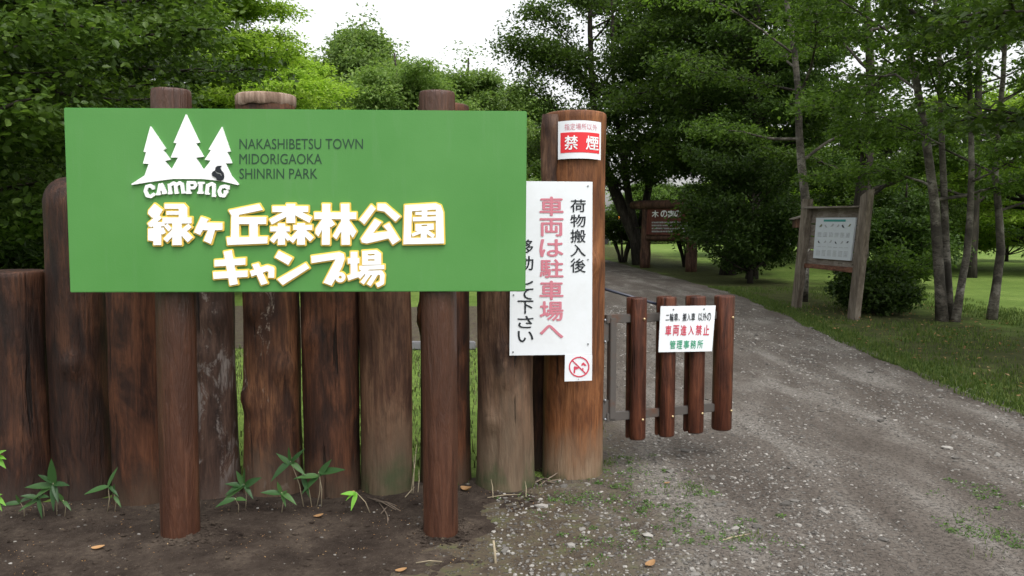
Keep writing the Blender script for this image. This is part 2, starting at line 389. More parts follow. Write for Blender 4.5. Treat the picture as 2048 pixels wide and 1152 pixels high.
# ------------------------------------------------------------------ writing: font glyphs and hand-drawn stroke glyphs
GL = {}
def glyph(ch, bold=0.0):
    """triangles of one character, em box mapped to 0..1 x 0..1 (y down)"""
    if (ch, bold) in GL: return GL[ch, bold]
    c = bpy.data.curves.new('text', 'FONT'); c.body = ch; c.size = 1; c.offset = bold; c.resolution_u = 3
    o = bpy.data.objects.new('text', c); COL.objects.link(o)
    m = bpy.data.meshes.new_from_object(o.evaluated_get(bpy.context.evaluated_depsgraph_get()))
    V = np.array([(v.co.x, v.co.y) for v in m.vertices]); Fs = [tuple(p.vertices) for p in m.polygons]
    bpy.data.objects.remove(o); bpy.data.curves.remove(c); bpy.data.meshes.remove(m)
    V = np.stack([V[:, 0], .88 - V[:, 1]], 1)
    GL[ch, bold] = V, Fs; return V, Fs
def fit_char(mb, ch, box, fn, h, bold=.0, tight=False):
    """a heavier weight is the same glyph laid several times, shifted by bold, each copy a hair higher"""
    V, Fs = glyph(ch); x0, y0, x1, y1 = box
    if tight:
        lo, hi = V.min(0), V.max(0); V = (V - lo) / np.maximum(hi - lo, 1e-6)
    sh = [(0, 0)] + ([(bold, 0), (-bold, 0), (0, bold), (0, -bold)] if bold else [])
    for k, (sx, sy) in enumerate(sh): lay(mb, np.stack([x0 + (V[:, 0] + sx) * (x1 - x0), y0 + (V[:, 1] + sy) * (y1 - y0)], 1), Fs, fn, h + k * .00025)
def lay(mb, P, Fs, fn, h):
    Q = fn(P, h); fs = []
    for f in Fs:
        a, b, c = Q[f[0]], Q[f[1]], Q[f[2]]
        nn = np.cross(b - a, c - a)
        fs.append(f if np.dot(nn, CAM - a) > 0 else f[::-1])
    mb.add(Q, fs)
def vtext(mb, s, xc, w, ys, fn, h, bold=.0):
    """vertical writing: ys = list of (top, bottom)"""
    for ch, (a, b) in zip(s, ys): fit_char(mb, ch, (xc - w / 2, a, xc + w / 2, b), fn, h, bold, True)
def htext(mb, s, x0, x1, y0, y1, fn, h, bold=.0, gap=.14):
    """one row; every character fills an equal cell"""
    n = len(s); c = (x1 - x0) / n
    for i, ch in enumerate(s):
        if ch != ' ': fit_char(mb, ch, (x0 + c * (i + gap / 2), y0, x0 + c * (i + 1 - gap / 2), y1), fn, h, bold, ch not in '二、へ入し')
def latin(mb, s, x0, x1, ybase, size, fn, h):
    """a whole word row set by the font, scaled to run from x0 to x1; size = cap height in px"""
    V, Fs = glyph(s, .0); V = V.copy(); V[:, 1] -= .88
    caph = -V[:, 1].min(); V[:, 0] -= V[:, 0].min(); k = (x1 - x0) / V[:, 0].max()
    P = np.stack([x0 + V[:, 0] * k, ybase + V[:, 1] * size / caph], 1); Q = fn(P, h)
    fs = [f if np.dot(np.cross(Q[f[1]] - Q[f[0]], Q[f[2]] - Q[f[0]]), CAM - Q[f[0]]) > 0 else f[::-1] for f in Fs]
    mb.add(Q, fs)
def sd_poly(P, pts):
    pts = np.asarray(pts, float); d = np.full(len(P), 1e9); s = np.ones(len(P)); n = len(pts)
    for i in range(n):
        a, b = pts[i], pts[i - 1]; e = b - a; w = P - a
        t = np.clip((w @ e) / (e @ e), 0, 1); q = w - t[:, None] * e; d = np.minimum(d, (q ** 2).sum(1))
        c1 = P[:, 1] >= a[1]; c2 = P[:, 1] < b[1]; c3 = e[0] * w[:, 1] > e[1] * w[:, 0]
        s[(c1 & c2 & c3) | (~c1 & ~c2 & ~c3)] *= -1
    return s * np.sqrt(d)
def sd_line(P, pts, w):
    d = np.full(len(P), 1e9); pts = np.asarray(pts, float)
    for i in range(len(pts) - 1):
        a, b = pts[i], pts[i + 1]; e = b - a; L = np.linalg.norm(e); e = e / L; q = P - (a + b) / 2
        x, y = np.abs(q @ e) - L / 2, np.abs(q @ np.array([-e[1], e[0]])) - w / 2
        d = np.minimum(d, np.minimum(np.maximum(x, y), 0) + np.hypot(np.maximum(x, 0), np.maximum(y, 0)))
        if i: d = np.minimum(d, np.hypot(*(P - a).T) - w / 2)
    return d
def sdf(P, shapes):
    d = np.full(len(P), 1e9)
    for sh in shapes:
        k = sh[0]
        if k == 'p': e = sd_poly(P, sh[1])
        elif k in 's-': e = sd_line(P, sh[1], sh[2])
        elif k in 'o': e = np.abs(np.hypot(P[:, 0] - sh[1][0], P[:, 1] - sh[1][1]) - sh[2]) - sh[3] / 2
        elif k == 'x': e = sd_poly(P, sh[1])
        d = np.maximum(d, -e) if k in '-x' else np.minimum(d, e)
    return d
def contour(mb, shapes, level, tf, plane, h0, h1, step=.6, pad=6):
    """solid raised shape: region sdf<level, coordinates through tf to photo px, standing from h0 to h1 above plane"""
    pts = np.concatenate([np.atleast_2d(np.asarray(s[1], float)) for s in shapes])
    k = tf[0]; w = max([s[2] if s[0] in 's-' else (s[2] + s[3] if s[0] == 'o' else 0) for s in shapes])
    lo, hi = pts.min(0) - w - pad * k, pts.max(0) + w + pad * k; st = step * k
    nx, ny = int((hi[0] - lo[0]) / st) + 2, int((hi[1] - lo[1]) / st) + 2
    X, Y = np.meshgrid(lo[0] + np.arange(nx) * st, lo[1] + np.arange(ny) * st)
    D = (sdf(np.stack([X.ravel(), Y.ravel()], 1), shapes) - level).reshape(ny, nx)
    I = D < 0; cnt = I[:-1, :-1].astype(int) + I[1:, :-1] + I[:-1, 1:] + I[1:, 1:]
    polys, walls = [], []
    for j in range(ny - 1):
        i = 0; row = cnt[j]
        full = np.flatnonzero(row == 4)
        if len(full):
            br = np.flatnonzero(np.diff(full) > 1); st_ = np.r_[full[0], full[br + 1]]; en = np.r_[full[br], full[-1]]
            for a, b in zip(st_, en):
                polys.append([(X[j, a], Y[j, a]), (X[j, b + 1], Y[j, a]), (X[j, b + 1], Y[j + 1, a]), (X[j, a], Y[j + 1, a])])
        for i in np.flatnonzero((row > 0) & (row < 4)):
            cs = [(j, i), (j, i + 1), (j + 1, i + 1), (j + 1, i)]; pl = []; cut = []
            for q in range(4):
                a, b = cs[q], cs[(q + 1) % 4]; da, db = D[a], D[b]
                if da < 0: pl.append((X[a], Y[a]))
                if (da < 0) != (db < 0):
                    t = da / (da - db); p = (X[a] + t * (X[b] - X[a]), Y[a] + t * (Y[b] - Y[a])); pl.append(p); cut.append(p)
            if len(pl) > 2: polys.append(pl)
            for q in range(0, len(cut) - 1, 2): walls.append((cut[q], cut[q + 1]))
    def to3(ps, h):
        ps = np.asarray(ps, float) / tf[0] + np.array(tf[1]); return plane.many(ps, h)
    allp = [p for pl in polys for p in pl]; Q = to3(allp, h1); fs = []; o = 0
    for pl in polys: fs.append(tuple(range(o + len(pl) - 1, o - 1, -1))); o += len(pl)
    mb.add(Q, fs)
    if walls:
        A = to3([w[0] for w in walls], h1); B = to3([w[1] for w in walls], h1); C = to3([w[1] for w in walls], h0); E = to3([w[0] for w in walls], h0)
        n = len(walls); mb.add(np.concatenate([A, B, C, E]), [(q, n + q, 2 * n + q, 3 * n + q) for q in range(n)])

# ------------------------------------------------------------------ the setting: ground, path, soil
def structure(name, mesh, m):
    o = link(name, mesh, m, None, (0, 0, 0)); o['kind'] = 'structure'; return o
def grid_mesh(name, xs_of_row, ys, zf):
    V, Fs = [], []; n = len(xs_of_row(ys[0]))
    for y in ys:
        for x in xs_of_row(y): V.append((x, y, zf(x, y)))
    for j in range(len(ys) - 1):
        for i in range(n - 1): a = j * n + i; Fs.append((a, a + 1, a + n + 1, a + n))
    return npmesh(name, V, Fs, True)
gx = np.concatenate([[-400, -150, -60], np.linspace(-30, 40, 36), [70, 160, 400]])
gy = np.concatenate([[-150, -40], np.linspace(-6, 60, 34), [80, 140, 400, 900]])
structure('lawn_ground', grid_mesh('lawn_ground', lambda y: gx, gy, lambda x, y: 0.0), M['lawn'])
PR = [(-3, 4.0), (3, 4.05), (6.3, 4.04), (9.7, 4.25), (13, 4.6), (17, 4.9), (26, 4.45), (34, 4.1), (42, 2.5), (50, -1)]
PL = [(-3, -1.1), (3.2, -.75), (4.2, -.25), (4.6, .3), (4.8, .42), (6, .55), (9, .5), (15, .45), (26, .3), (34, -.2), (42, -2.5), (50, -6)]
def lerp(T, y): return float(np.interp(y, [t[0] for t in T], [t[1] for t in T]))
def pr(y): return lerp(PR, y) + .10 * noise.noise(Vector((3, y * .9, 0))) + .05 * noise.noise(Vector((9, y * 4, 0)))
def pl_(y): return lerp(PL, y) + .14 * noise.noise(Vector((5, y * 1.1, 2)))
def pathz(x, y):
    b = min(1, max(0, (pr(y) - x) / .15), max(0, (x - pl_(y)) / (1.5 if y < 4.4 else .1)))
    return .003 + min(1, b * 3) * .003 + b * (.012 + .012 * noise.noise(Vector((x * 1.3, y * .8, 0))) + .004 * noise.noise(Vector((x * 7, y * 7, 0))))
py_ = np.concatenate([np.arange(-3, 2.6, .4), np.arange(2.6, 9, .06), np.arange(9, 20, .15), np.arange(20, 50, .5)])
structure('gravel_path', grid_mesh('gravel_path', lambda y: [pl_(y) + (pr(y) - pl_(y)) * t for t in np.linspace(0, 1, 56)], py_, pathz), M['path'])
sx_ = np.linspace(-14, .7, 60)
structure('side_path', grid_mesh('side_path', lambda y: sx_, np.linspace(0, 1, 12), lambda x, y: .004), M['path'])
sp = bpy.data.objects['side_path'].data
for v in sp.vertices:
    x, t = v.co.x, v.co.y; v.co.y = 9.6 + (14.6 - 9.6) * t + .25 * noise.noise(Vector((x * .7, round(t) * 5, 1)))
def fence_y(x): return float(np.interp(x, [-4, -2.8, -1.9, .35, 1], [4.05, 4.15, 4.27, 4.72, 4.8]))
def soilz(x, y):
    e = min(1, max(0, (fence_y(x) + .14 - y) / .2))
    right = max(0, min(1, (.55 + .5 * noise.noise(Vector((y * 1.7, x * 1.2, 0))) - x) / .7))
    b = .004 + .010 * noise.noise(Vector((x * 1.1, y * 1.4, 7))) + .010 * noise.noise(Vector((x * 4.5, y * 4.5, 1))) + .006 * noise.noise(Vector((x * 15, y * 15, 1))) + .004 * noise.noise(Vector((x * 34, y * 34, 2)))
    b += .014 * math.exp(-((x + 1.56) ** 2 + (y - 3.72) ** 2) / .05) + .014 * math.exp(-((x + .35) ** 2 + (y - 3.78) ** 2) / .05)
    b = max(b, .003 + .002 * noise.noise(Vector((x * 9, y * 9, 4)))) + .006 * math.exp(-((y - 4.35 - .18 * (x + 1)) / .25) ** 2)
    return -.01 + (b + .012) * e * right
structure('bare_soil', grid_mesh('bare_soil', lambda x: np.r_[np.linspace(-2, 2.6, 12)[:-1], np.linspace(2.6, fence_y(x) + .12, 52)],
          np.concatenate([np.linspace(-7, -3.2, 12)[:-1], np.arange(-3.2, 1.3, .045)]), lambda a, b: 0.0), M['soil'])
so = bpy.data.objects['bare_soil'].data
for v in so.vertices:                                             # rows were built along x: swap and set the relief
    x, y = v.co.y, v.co.x; v.co = (x, y, soilz(x, y))
so.flip_normals()
for a, b in (('lawn_ground', 'ground'), ('side_path', 'path'), ('gravel_path', 'path'), ('bare_soil', 'soil')): bpy.data.objects[a].name = b

# ------------------------------------------------------------------ log palisade
LOGS = {}
def log(key, label, xl, xr, ytop, ybase, m, seed, top='flat', knots=(), dy=0.0, lean=(0, 0), name='fence_log', cat='log', group='logs of the palisade fence', wob=1.0, seg=52):
    xm = (xl + xr) / 2; fp = ground(xm, ybase); t = np.linalg.norm(fp - CAM) / np.linalg.norm(ray(xm, ybase))
    r = (xr - xl) / 2 * t / F; yc = fp[1] + r + dy; xc = at(xm, ybase, yc)[0]
    H = at(xm, ytop, yc - r * .6)[2]; S = Vector((seed * 7.3, seed * 3.1, seed * 1.7))
    zs = list(np.arange(-.06, H - .012, .04)) + [H - .012, H - .004, H]
    if top == 'round': zs = list(np.arange(-.06, H - r, .04)) + [H - r + r * math.sin(q) for q in np.linspace(.05, 1.45, 9)]
    mb = MB(); vs = []
    for z in zs:
        sh = 1.0
        if top == 'round' and z > H - r: sh = math.sqrt(max(.02, 1 - ((z - H + r) / r) ** 2)) ** .8
        elif z >= H - .005: sh = .965 if z < H else .90
        for k in range(seg):
            a = 2 * math.pi * k / seg; d = Vector((math.sin(a), -math.cos(a), 0)); n3 = noise.noise
            wz = wob * (1 - .65 * math.exp(-max(H - z, 0) / .08)); rr = 1 + wz * (.11 * n3(Vector((d.x * .9, d.y * .9, z * 1.1)) + S) + .03 * n3(Vector((d.x * 2, d.y * 2, z * 3)) + S) + .022 * n3(Vector((d.x * 6, d.y * 6, z * .7)) + S) + .010 * n3(Vector((d.x * 15, d.y * 15, z * 1.5)) + S))
            rr += wob * .05 * math.exp(-max(z, 0) / .12) - .03 * z / max(H, 1)
            for kz, ka, ks in knots:
                q = ((z - kz) / ks) ** 2 + ((math.remainder(a - ka, 2 * math.pi)) * r / ks) ** 2
                rr += .22 * math.exp(-q) - .16 * math.exp(-q * 6)
            vs.append((xc + lean[0] * z + d.x * r * rr * sh, yc + lean[1] * z + d.y * r * rr * sh, z))
    n = len(zs)
    mb.add(vs, [(i * seg + k, i * seg + (k + 1) % seg, (i + 1) * seg + (k + 1) % seg, (i + 1) * seg + k) for i in range(n - 1) for k in range(seg)], True)
    mb.f.append(tuple((n - 1) * seg + k for k in range(seg))); mb.smooth.append(False)
    o = obj(name, mb, m, None, (xc, yc, 0)); tag(o, label, cat, group); LOGS[key] = dict(x=xc, y=yc, r=r, H=H, lean=lean); return o
log('A', 'short flat-topped dark log stump, lowest of the log fence', -22, 111, 543, 1016, M['log_dark'], 1, knots=[(.95, -.4, .05)])
log('B', 'dark log with rounded top sticking out left of the green board', 114, 230, 352, 1004, M['log_dark'], 2, top='round', knots=[(.75, .2, .045)])
log('C', 'dark reddish log standing directly left of the left round sign pole', 232, 342, 262, 1018, M['log_red'], 3)
log('D', 'rough dark log with pale grey scars directly right of the left round sign pole', 384, 482, 262, 1002, M['log_rough'], 4, knots=[(.80, -.2, .06), (1.0, .5, .05)], wob=1.25)
loge = log('E', 'knobbly log with pale sawn top rising above the middle of the green board', 494, 608, 187, 1000, M['log_mid'], 5, knots=[(.72, .75, .06), (1.05, -.4, .05), (.55, -.9, .05)], wob=1.3)
E_ = LOGS['E']; mb = MB(); n = 40; vs = []
for z, q in ((E_['H'] - .06, .985), (E_['H'] - .05, 1.03), (E_['H'] - .006, 1.03), (E_['H'] + .003, .985)):
    for k in range(n):
        a = 2 * math.pi * k / n; q2 = q * (1 + .02 * noise.noise(Vector((math.cos(a) * 3, math.sin(a) * 3, 2)))); vs.append((E_['x'] + E_['r'] * q2 * math.sin(a), E_['y'] - E_['r'] * q2 * math.cos(a), z - (.012 * noise.noise(Vector((math.cos(a) * 4, math.sin(a) * 4, 7))) if q < 1 and z < E_['H'] - .02 else 0)))
mb.add(vs, [(i * n + k, i * n + (k + 1) % n, (i + 1) * n + (k + 1) % n, (i + 1) * n + k) for i in range(3) for k in range(n)], True); mb.f.append(tuple(3 * n + k for k in range(n))); mb.smooth.append(False)
obj('sawn_top', mb, M['cut_wood'], loge, label='pale sawn top of the log')
log('F', 'two-toned dark log behind the tallest bamboo grass clump', 611, 722, 250, 1000, M['log_red'], 6, knots=[(.9, -.6, .05)])
log('G', 'pale brown log with a green mossy foot left of the right round sign pole', 722, 828, 262, 994, M['log_pale'], 8, wob=.8)
log('H', 'brown log mostly hidden behind the right round sign pole', 840, 945, 206, 976, M['log_red'], 9, knots=[(.97, -1.45, .06)])
log('I', 'split log with knots and a grey-green foot below the white notice', 953, 1068, 380, 986, M['log_knot'], 11, knots=[(.78, .05, .06), (.66, -.1, .045), (.40, -.5, .04)], wob=1.2)
log('J', 'narrow dark log squeezed in beside the thick gate log', 1058, 1102, 380, 960, M['log_dark'], 12, dy=.16)
gp = log('K', 'thick orange-brown log gate post, tallest beside the gravel path', 1083, 1207, 225, 967, M['log_gate'], 14, knots=[(1.28, .55, .05)], lean=(0, -.03), name='gate_post', cat='gate post', group=None, wob=.55)
# the grey split-off slab on the left of the gate post's top
K = LOGS['K']; mb = MB()
mb.tube([(K['x'] - K['r'] * .80 - .0, K['y'] - .105 - .03 * z, z) for z in np.linspace(1.55, K['H'] - .02, 8)], [.022, .04, .046, .048, .05, .05, .048, .046], 12, wob=.5, sd=3)
sl = obj('split_slab', mb, M['log_knot'], gp); sl['label'] = 'greyish brown split slab on the post top'

# ------------------------------------------------------------------ green campsite board on two round poles
PB = Plane(127, 3.575, 1054, 3.686)
sign = thing('campsite_sign', 'large green campsite board with white raised lettering on two round brown poles', 'sign', (PB(590, 583)[0], PB(590, 583)[1] + .1, 0))
corners = [PB(140, 585), PB(1051, 583), PB(1054, 222), PB(127, 215)]
bm = bmesh.new(); fr = [bm.verts.new(c) for c in corners]; bk = [bm.verts.new(c - PB.n * .03) for c in corners]
bm.faces.new(fr); bm.faces.new(bk[::-1])
for i in range(4): bm.faces.new((fr[i], bk[i], bk[(i + 1) % 4], fr[(i + 1) % 4]))
bmesh.ops.bevel(bm, geom=bm.edges[:], offset=.0035, segments=2, affect='EDGES')
bm.verts.index_update(); mb = MB().add([v.co for v in bm.verts], [[v.index for v in f.verts] for f in bm.faces]); bm.free()
board = obj('board', mb, M['green'], sign)
for (pt, pb, wt, wb, sd_) in (((342, 176), (362, 1088), 79, 75, 1), ((874, 181), (882, 1082), 72, 71, 2)):
    g0 = ground(*pb); r = wb / 2 * 3.77 / F; yc = g0[1] + r
    b = at(pb[0], pb[1], yc); t = at(pt[0], pt[1], yc); mb = MB(); H = at(pt[0], pt[1], yc - r * .6)[2]
    zs = [-.08] + list(np.linspace(0, H - .03, 30)) + [H - .03 + .03 * math.sin(q) for q in (.4, .8, 1.2, 1.5)]
    rs = [r] * 31 + [r * (.93 + .07 * math.cos(q)) for q in (.4, .8, 1.2, 1.5)]
    mb.tube([(b[0] + (t[0] - b[0]) * z / H, yc, z) for z in zs], rs, 40, wob=.015, sd=sd_)
    obj('pole', mb, M['pole'], sign)

Z1 = (5.484, (280, 390)); Z2s = 1645
def z2(pts): return [(x + Z2s, y) for x, y in pts]
GREEN_TITLE = [
 # midori
 [('p', [(172, 97), (262, 165), (215, 250), (150, 250), (105, 205), (110, 170)]), ('s', [(232, 232), (118, 335)], 58), ('s', [(112, 322), (285, 318)], 46), ('s', [(205, 300), (205, 548)], 84),
  ('p', [(105, 370), (165, 362), (162, 505), (105, 495)]), ('s', [(250, 362), (275, 425)], 46), ('p', [(285, 98), (490, 98), (530, 140), (530, 300), (440, 300), (440, 152), (285, 152)]), ('s', [(305, 197), (460, 197)], 40),
  ('p', [(262, 246), (578, 246), (578, 312), (262, 312)]), ('s', [(420, 300), (420, 548)], 100), ('s', [(298, 328), (345, 385)], 46), ('s', [(385, 400), (292, 498)], 56), ('s', [(562, 335), (470, 410)], 54), ('s', [(478, 400), (565, 492)], 74)],
 # small ke
 [('p', [(682, 240), (765, 268), (738, 302), (915, 305), (915, 382), (835, 386), (790, 535), (712, 500), (758, 386), (702, 384), (672, 438), (606, 408)])],
 # oka
 [('p', [(985, 168), (1315, 100), (1355, 165), (1095, 218)]), ('p', [(985, 170), (1095, 195), (1095, 470), (1010, 470), (1015, 225)]), ('s', [(1085, 280), (1393, 280)], 78), ('s', [(1256, 300), (1256, 480)], 90), ('p', [(962, 465), (1408, 455), (1405, 530), (972, 548)])],
 # mori
 [('s', [(1462, 155), (1852, 155)], 64), ('s', [(1662, 97), (1662, 306)], 96), ('s', [(1640, 190), (1442, 296)], 62), ('s', [(1700, 180), (1880, 275)], 66), ('s', [(1440, 372), (1650, 372)], 54), ('s', [(1560, 312), (1560, 545)], 78),
  ('s', [(1540, 405), (1455, 508)], 54), ('s', [(1580, 405), (1648, 488)], 50), ('s', [(1690, 356), (1895, 356)], 54), ('s', [(1775, 308), (1775, 545)], 84), ('s', [(1752, 405), (1665, 508)], 54), ('s', [(1798, 395), (1893, 488)], 58)],
 # hayashi
 [('s', z2([(275, 228), (732, 228)]), 74), ('s', z2([(405, 98), (400, 545)]), 86), ('s', z2([(610, 98), (618, 545)]), 92), ('p', z2([(365, 255), (400, 300), (320, 455), (285, 420), (290, 370)])), ('s', z2([(428, 268), (478, 338)]), 56),
  ('p', z2([(572, 280), (610, 330), (515, 485), (475, 450)])), ('p', z2([(640, 262), (735, 400), (695, 470), (630, 380)]))],
 # koen: ko
 [('p', z2([(895, 106), (945, 152), (820, 322), (765, 272)])), ('p', z2([(965, 96), (1050, 96), (1215, 237), (1160, 292), (1040, 182), (962, 168)])), ('p', z2([(935, 262), (1008, 300), (915, 418), (1078, 398), (1030, 340), (1090, 306), (1208, 492), (1130, 545), (1085, 475), (850, 530), (795, 520), (783, 480)]))],
 # en
 [('p', z2([(1262, 112), (1600, 92), (1655, 115), (1682, 190), (1690, 530), (1247, 540)])), ('x', z2([(1340, 178), (1602, 160), (1602, 468), (1330, 470)])), ('s', z2([(1378, 203), (1600, 200)]), 34), ('s', z2([(1478, 160), (1478, 272)]), 60),
  ('s', z2([(1350, 266), (1602, 258)]), 46), ('p', z2([(1378, 318), (1578, 312), (1578, 380), (1378, 395)])), ('-', z2([(1445, 335), (1508, 333)]), 14), ('s', z2([(1470, 380), (1470, 472)]), 66), ('s', z2([(1440, 400), (1342, 440)]), 36), ('s', z2([(1500, 398), (1580, 455)]), 42)],
 # kyanpu: ki
 [('s', [(972, 612), (1040, 982)], 88), ('p', [(830, 712), (1165, 690), (1165, 762), (830, 782)]), ('p', [(815, 842), (1190, 825), (1190, 895), (820, 918)])],
 [('p', [(1240, 762), (1305, 745), (1408, 965), (1340, 985)]), ('s', [(1225, 862), (1400, 800), (1452, 815), (1448, 905)], 62)],
 [('p', [(1530, 612), (1680, 690), (1635, 765), (1490, 682)]), ('p', z2([(178, 745), (218, 800), (-70, 985), (-130, 922)]))],
 [('p', z2([(240, 668), (545, 626), (595, 645), (605, 700), (575, 790), (462, 992), (375, 958), (508, 705), (245, 745)])), ('o', z2([(557, 900)])[0], 36, 38)],
 # ba
 [('s', z2([(708, 622), (708, 880)]), 74), ('s', z2([(640, 722), (765, 718)]), 58), ('s', z2([(640, 908), (775, 862)]), 56), ('p', z2([(797, 612), (955, 602), (1003, 640), (1003, 762), (797, 765)])), ('-', z2([(858, 654), (932, 652)]), 16), ('-', z2([(858, 712), (932, 710)]), 16),
  ('s', z2([(765, 798), (1038, 788)]), 46), ('s', z2([(845, 800), (755, 900)]), 56), ('s', z2([(830, 852), (1000, 848), (1018, 880), (1012, 960), (955, 988)]), 48), ('s', z2([(880, 850), (795, 965)]), 46), ('s', z2([(952, 850), (868, 985)]), 50)],
]
ty, tw = MB(), MB()
for gl in GREEN_TITLE:
    contour(ty, gl, 16, Z1, PB, -.001, .0105, step=.9, pad=9)
    contour(tw, gl, 0, Z1, PB, .0095, .0175, step=.6)
obj('lettering_edge', ty, M['yellow'], board, label='yellow backing outline of the raised title'); obj('lettering', tw, M['white_letter'], board, label='white raised Japanese title')
ZL = (6.064, (250, 220))
mb = MB()
contour(mb, [('p', [(320, 198), (505, 472), (475, 490), (562, 605), (495, 620), (575, 722), (655, 578), (565, 580), (638, 405), (600, 400), (750, 52), (917, 400), (872, 408), (965, 570), (870, 580), (962, 728), (1050, 615), (975, 605), (1052, 490), (1022, 482), (1185, 205), (1288, 505), (1250, 512), (1308, 648), (1230, 650), (1300, 800), (1392, 905), (1380, 912), (1180, 865), (950, 838), (590, 838), (310, 875), (95, 910), (88, 900), (250, 795), (300, 655), (230, 652), (268, 515), (238, 508)])], 0, ZL, PB, -.001, .012, step=.7)
obj('tree_emblem', mb, M['white_letter'], board, label='white emblem of three fir trees')
CAMPING = [
 [('s', [(352, 945), (320, 918), (275, 930), (258, 985), (280, 1040), (325, 1050), (368, 1018)], 40), ('s', [(352, 918), (352, 965)], 34)],
 [('s', [(440, 895), (415, 1015)], 42), ('s', [(440, 895), (490, 1000)], 50), ('s', [(420, 965), (480, 960)], 26), ('s', [(388, 1022), (445, 1018)], 28), ('s', [(462, 1010), (515, 1004)], 28)],
 [('s', [(548, 895), (560, 1010)], 42), ('s', [(552, 915), (600, 888), (622, 900), (632, 1000)], 40), ('s', [(628, 915), (672, 885), (700, 900), (715, 998)], 40), ('s', [(532, 1012), (585, 1008)], 24), ('s', [(612, 1008), (660, 1004)], 24), ('s', [(695, 1004), (742, 1000)], 24)],
 [('s', [(778, 885), (778, 1005)], 46), ('s', [(760, 880), (850, 882), (868, 915), (845, 945), (790, 945)], 36), ('s', [(748, 1006), (815, 1004)], 26)],
 [('s', [(930, 885), (922, 1000)], 46), ('s', [(892, 886), (972, 886)], 28), ('s', [(886, 1004), (962, 1004)], 28)],
 [('s', [(1015, 900), (1000, 1010)], 42), ('s', [(1015, 918), (1060, 895), (1088, 910), (1085, 1035)], 42), ('s', [(980, 1012), (1035, 1018)], 24), ('s', [(1062, 1040), (1112, 1046)], 24)],
 [('s', [(1262, 955), (1225, 925), (1175, 935), (1150, 985), (1165, 1035), (1210, 1042), (1235, 1000), (1250, 990)], 40), ('s', [(1205, 990), (1262, 990)], 30), ('s', [(1262, 915), (1258, 965)], 32)],
]
mb = MB()
for gl in CAMPING: contour(mb, gl, 0, ZL, PB, -.001, .012, step=.6)
obj('camping_lettering', mb, M['white_letter'], board, label='white curved word CAMPING')
mb = MB()
contour(mb, [('p', [(1065, 775), (1078, 748), (1105, 738), (1112, 700), (1135, 680), (1185, 678), (1168, 705), (1178, 728), (1208, 765), (1216, 815), (1200, 850), (1165, 860), (1125, 850), (1120, 825), (1072, 800)]), ('-', [(1108, 745), (1130, 765), (1170, 775), (1182, 800)], 11)], 0, ZL, PB, .011, .017, step=.5)
obj('squirrel_emblem', mb, M['squirrel_ink'], board, label='black squirrel emblem')
mb = MB()
def pbm(P, h): return PB.many(P, h)
latin(mb, 'NAKASHIBETSU TOWN', 479, 726, 298, 20.5, pbm, .002); latin(mb, 'MIDORIGAOKA', 479, 644, 328, 20.5, pbm, .002); latin(mb, 'SHINRIN PARK', 479, 635, 357.5, 20.5, pbm, .002)
obj('park_name_lettering', mb, M['letter_dark'], board, label='dark green lines of Latin capitals')

# ------------------------------------------------------------------ white notices on the logs
def sheet_sign(name, label, cs, plane, th=.004, cat='sign'):
    fr = [plane(*c) for c in cs]; c0 = sum(fr) / 4
    o = thing(name, label, cat, c0)
    obj('panel', MB().quadprism(fr, plane.n, th), M['sheet'], o)
    return o
def screws(parent, pts, plane, r, h=.004, seg=10):
    for p in pts:
        mb = MB()
        c = plane(*p); u = plane.u; z = np.array([0, 0, 1.])
        ring = [c + (u * math.cos(2 * math.pi * k / seg) + z * math.sin(2 * math.pi * k / seg)) * r for k in range(seg)]
        mb.quadprism([q + plane.n * h for q in ring], plane.n, h); obj('screw', mb, M['screw'], parent)
PW = Plane(1019, 4.335, 1185, 4.375)
ws = sheet_sign('vehicle_notice', 'tall white notice with red and black vertical writing, partly behind the green board', [(1019, 711), (1184, 709), (1185, 363.5), (1022, 362)], PW)
mb = MB(); vtext(mb, '荷物搬入後', 1156, 30, [(399, 424), (429, 454), (459, 485), (489, 513), (517, 545)], PW.many, .002, .012); obj('black_lettering', mb, M['ink_black'], ws, label='short black column of writing at the right')
mb = MB(); vtext(mb, '移動して下さい', 1051, 31, [(479, 507), (512, 540), (546, 570), (577, 599), (601, 627), (632, 656), (662, 684)], PW.many, .002, .012); obj('black_lettering', mb, M['ink_black'], ws)
mb = MB(); vtext(mb, '車両は駐車場へ', 1103, 46, [(394, 431), (437, 472), (479, 513), (519, 555), (562, 599), (603, 641), (650, 676)], PW.many, .002, .022); obj('red_lettering', mb, M['ink_pink'], ws, label='faded red column of writing')
screws(ws, [(1176, 372), (1176, 519), (1176, 688), (1026, 704), (1027, 590)], PW, .0045)
PD = PW.shifted(.003)
ds = sheet_sign('no_dogs_sign', 'small square white sign with a red crossed-out dog, below the tall white notice', [(1129, 763), (1184, 761), (1184.5, 709.5), (1130, 710)], PD)
mb = MB(); ZD = (11.52, (1110, 680))
contour(mb, [('o', (556, 620), 222, 30), ('s', [(398, 470), (712, 778)], 30)], 0, ZD, PD, .0005, .0022, step=.35)
contour(mb, [('p', [(432, 640), (445, 605), (490, 612), (560, 640), (530, 668), (475, 680), (458, 765), (428, 765)]), ('p', [(605, 575), (625, 530), (660, 515), (690, 545), (722, 575), (715, 598), (670, 595), (650, 570), (630, 590), (612, 600)]), ('s', [(640, 640), (648, 712)], 22)], 0, ZD, PD, .0005, .0018, step=.35)
obj('prohibition_mark', mb, M['ink_red2'], ds)
screws(ds, [(1160.5, 713), (1157, 758)], PD, .0025)
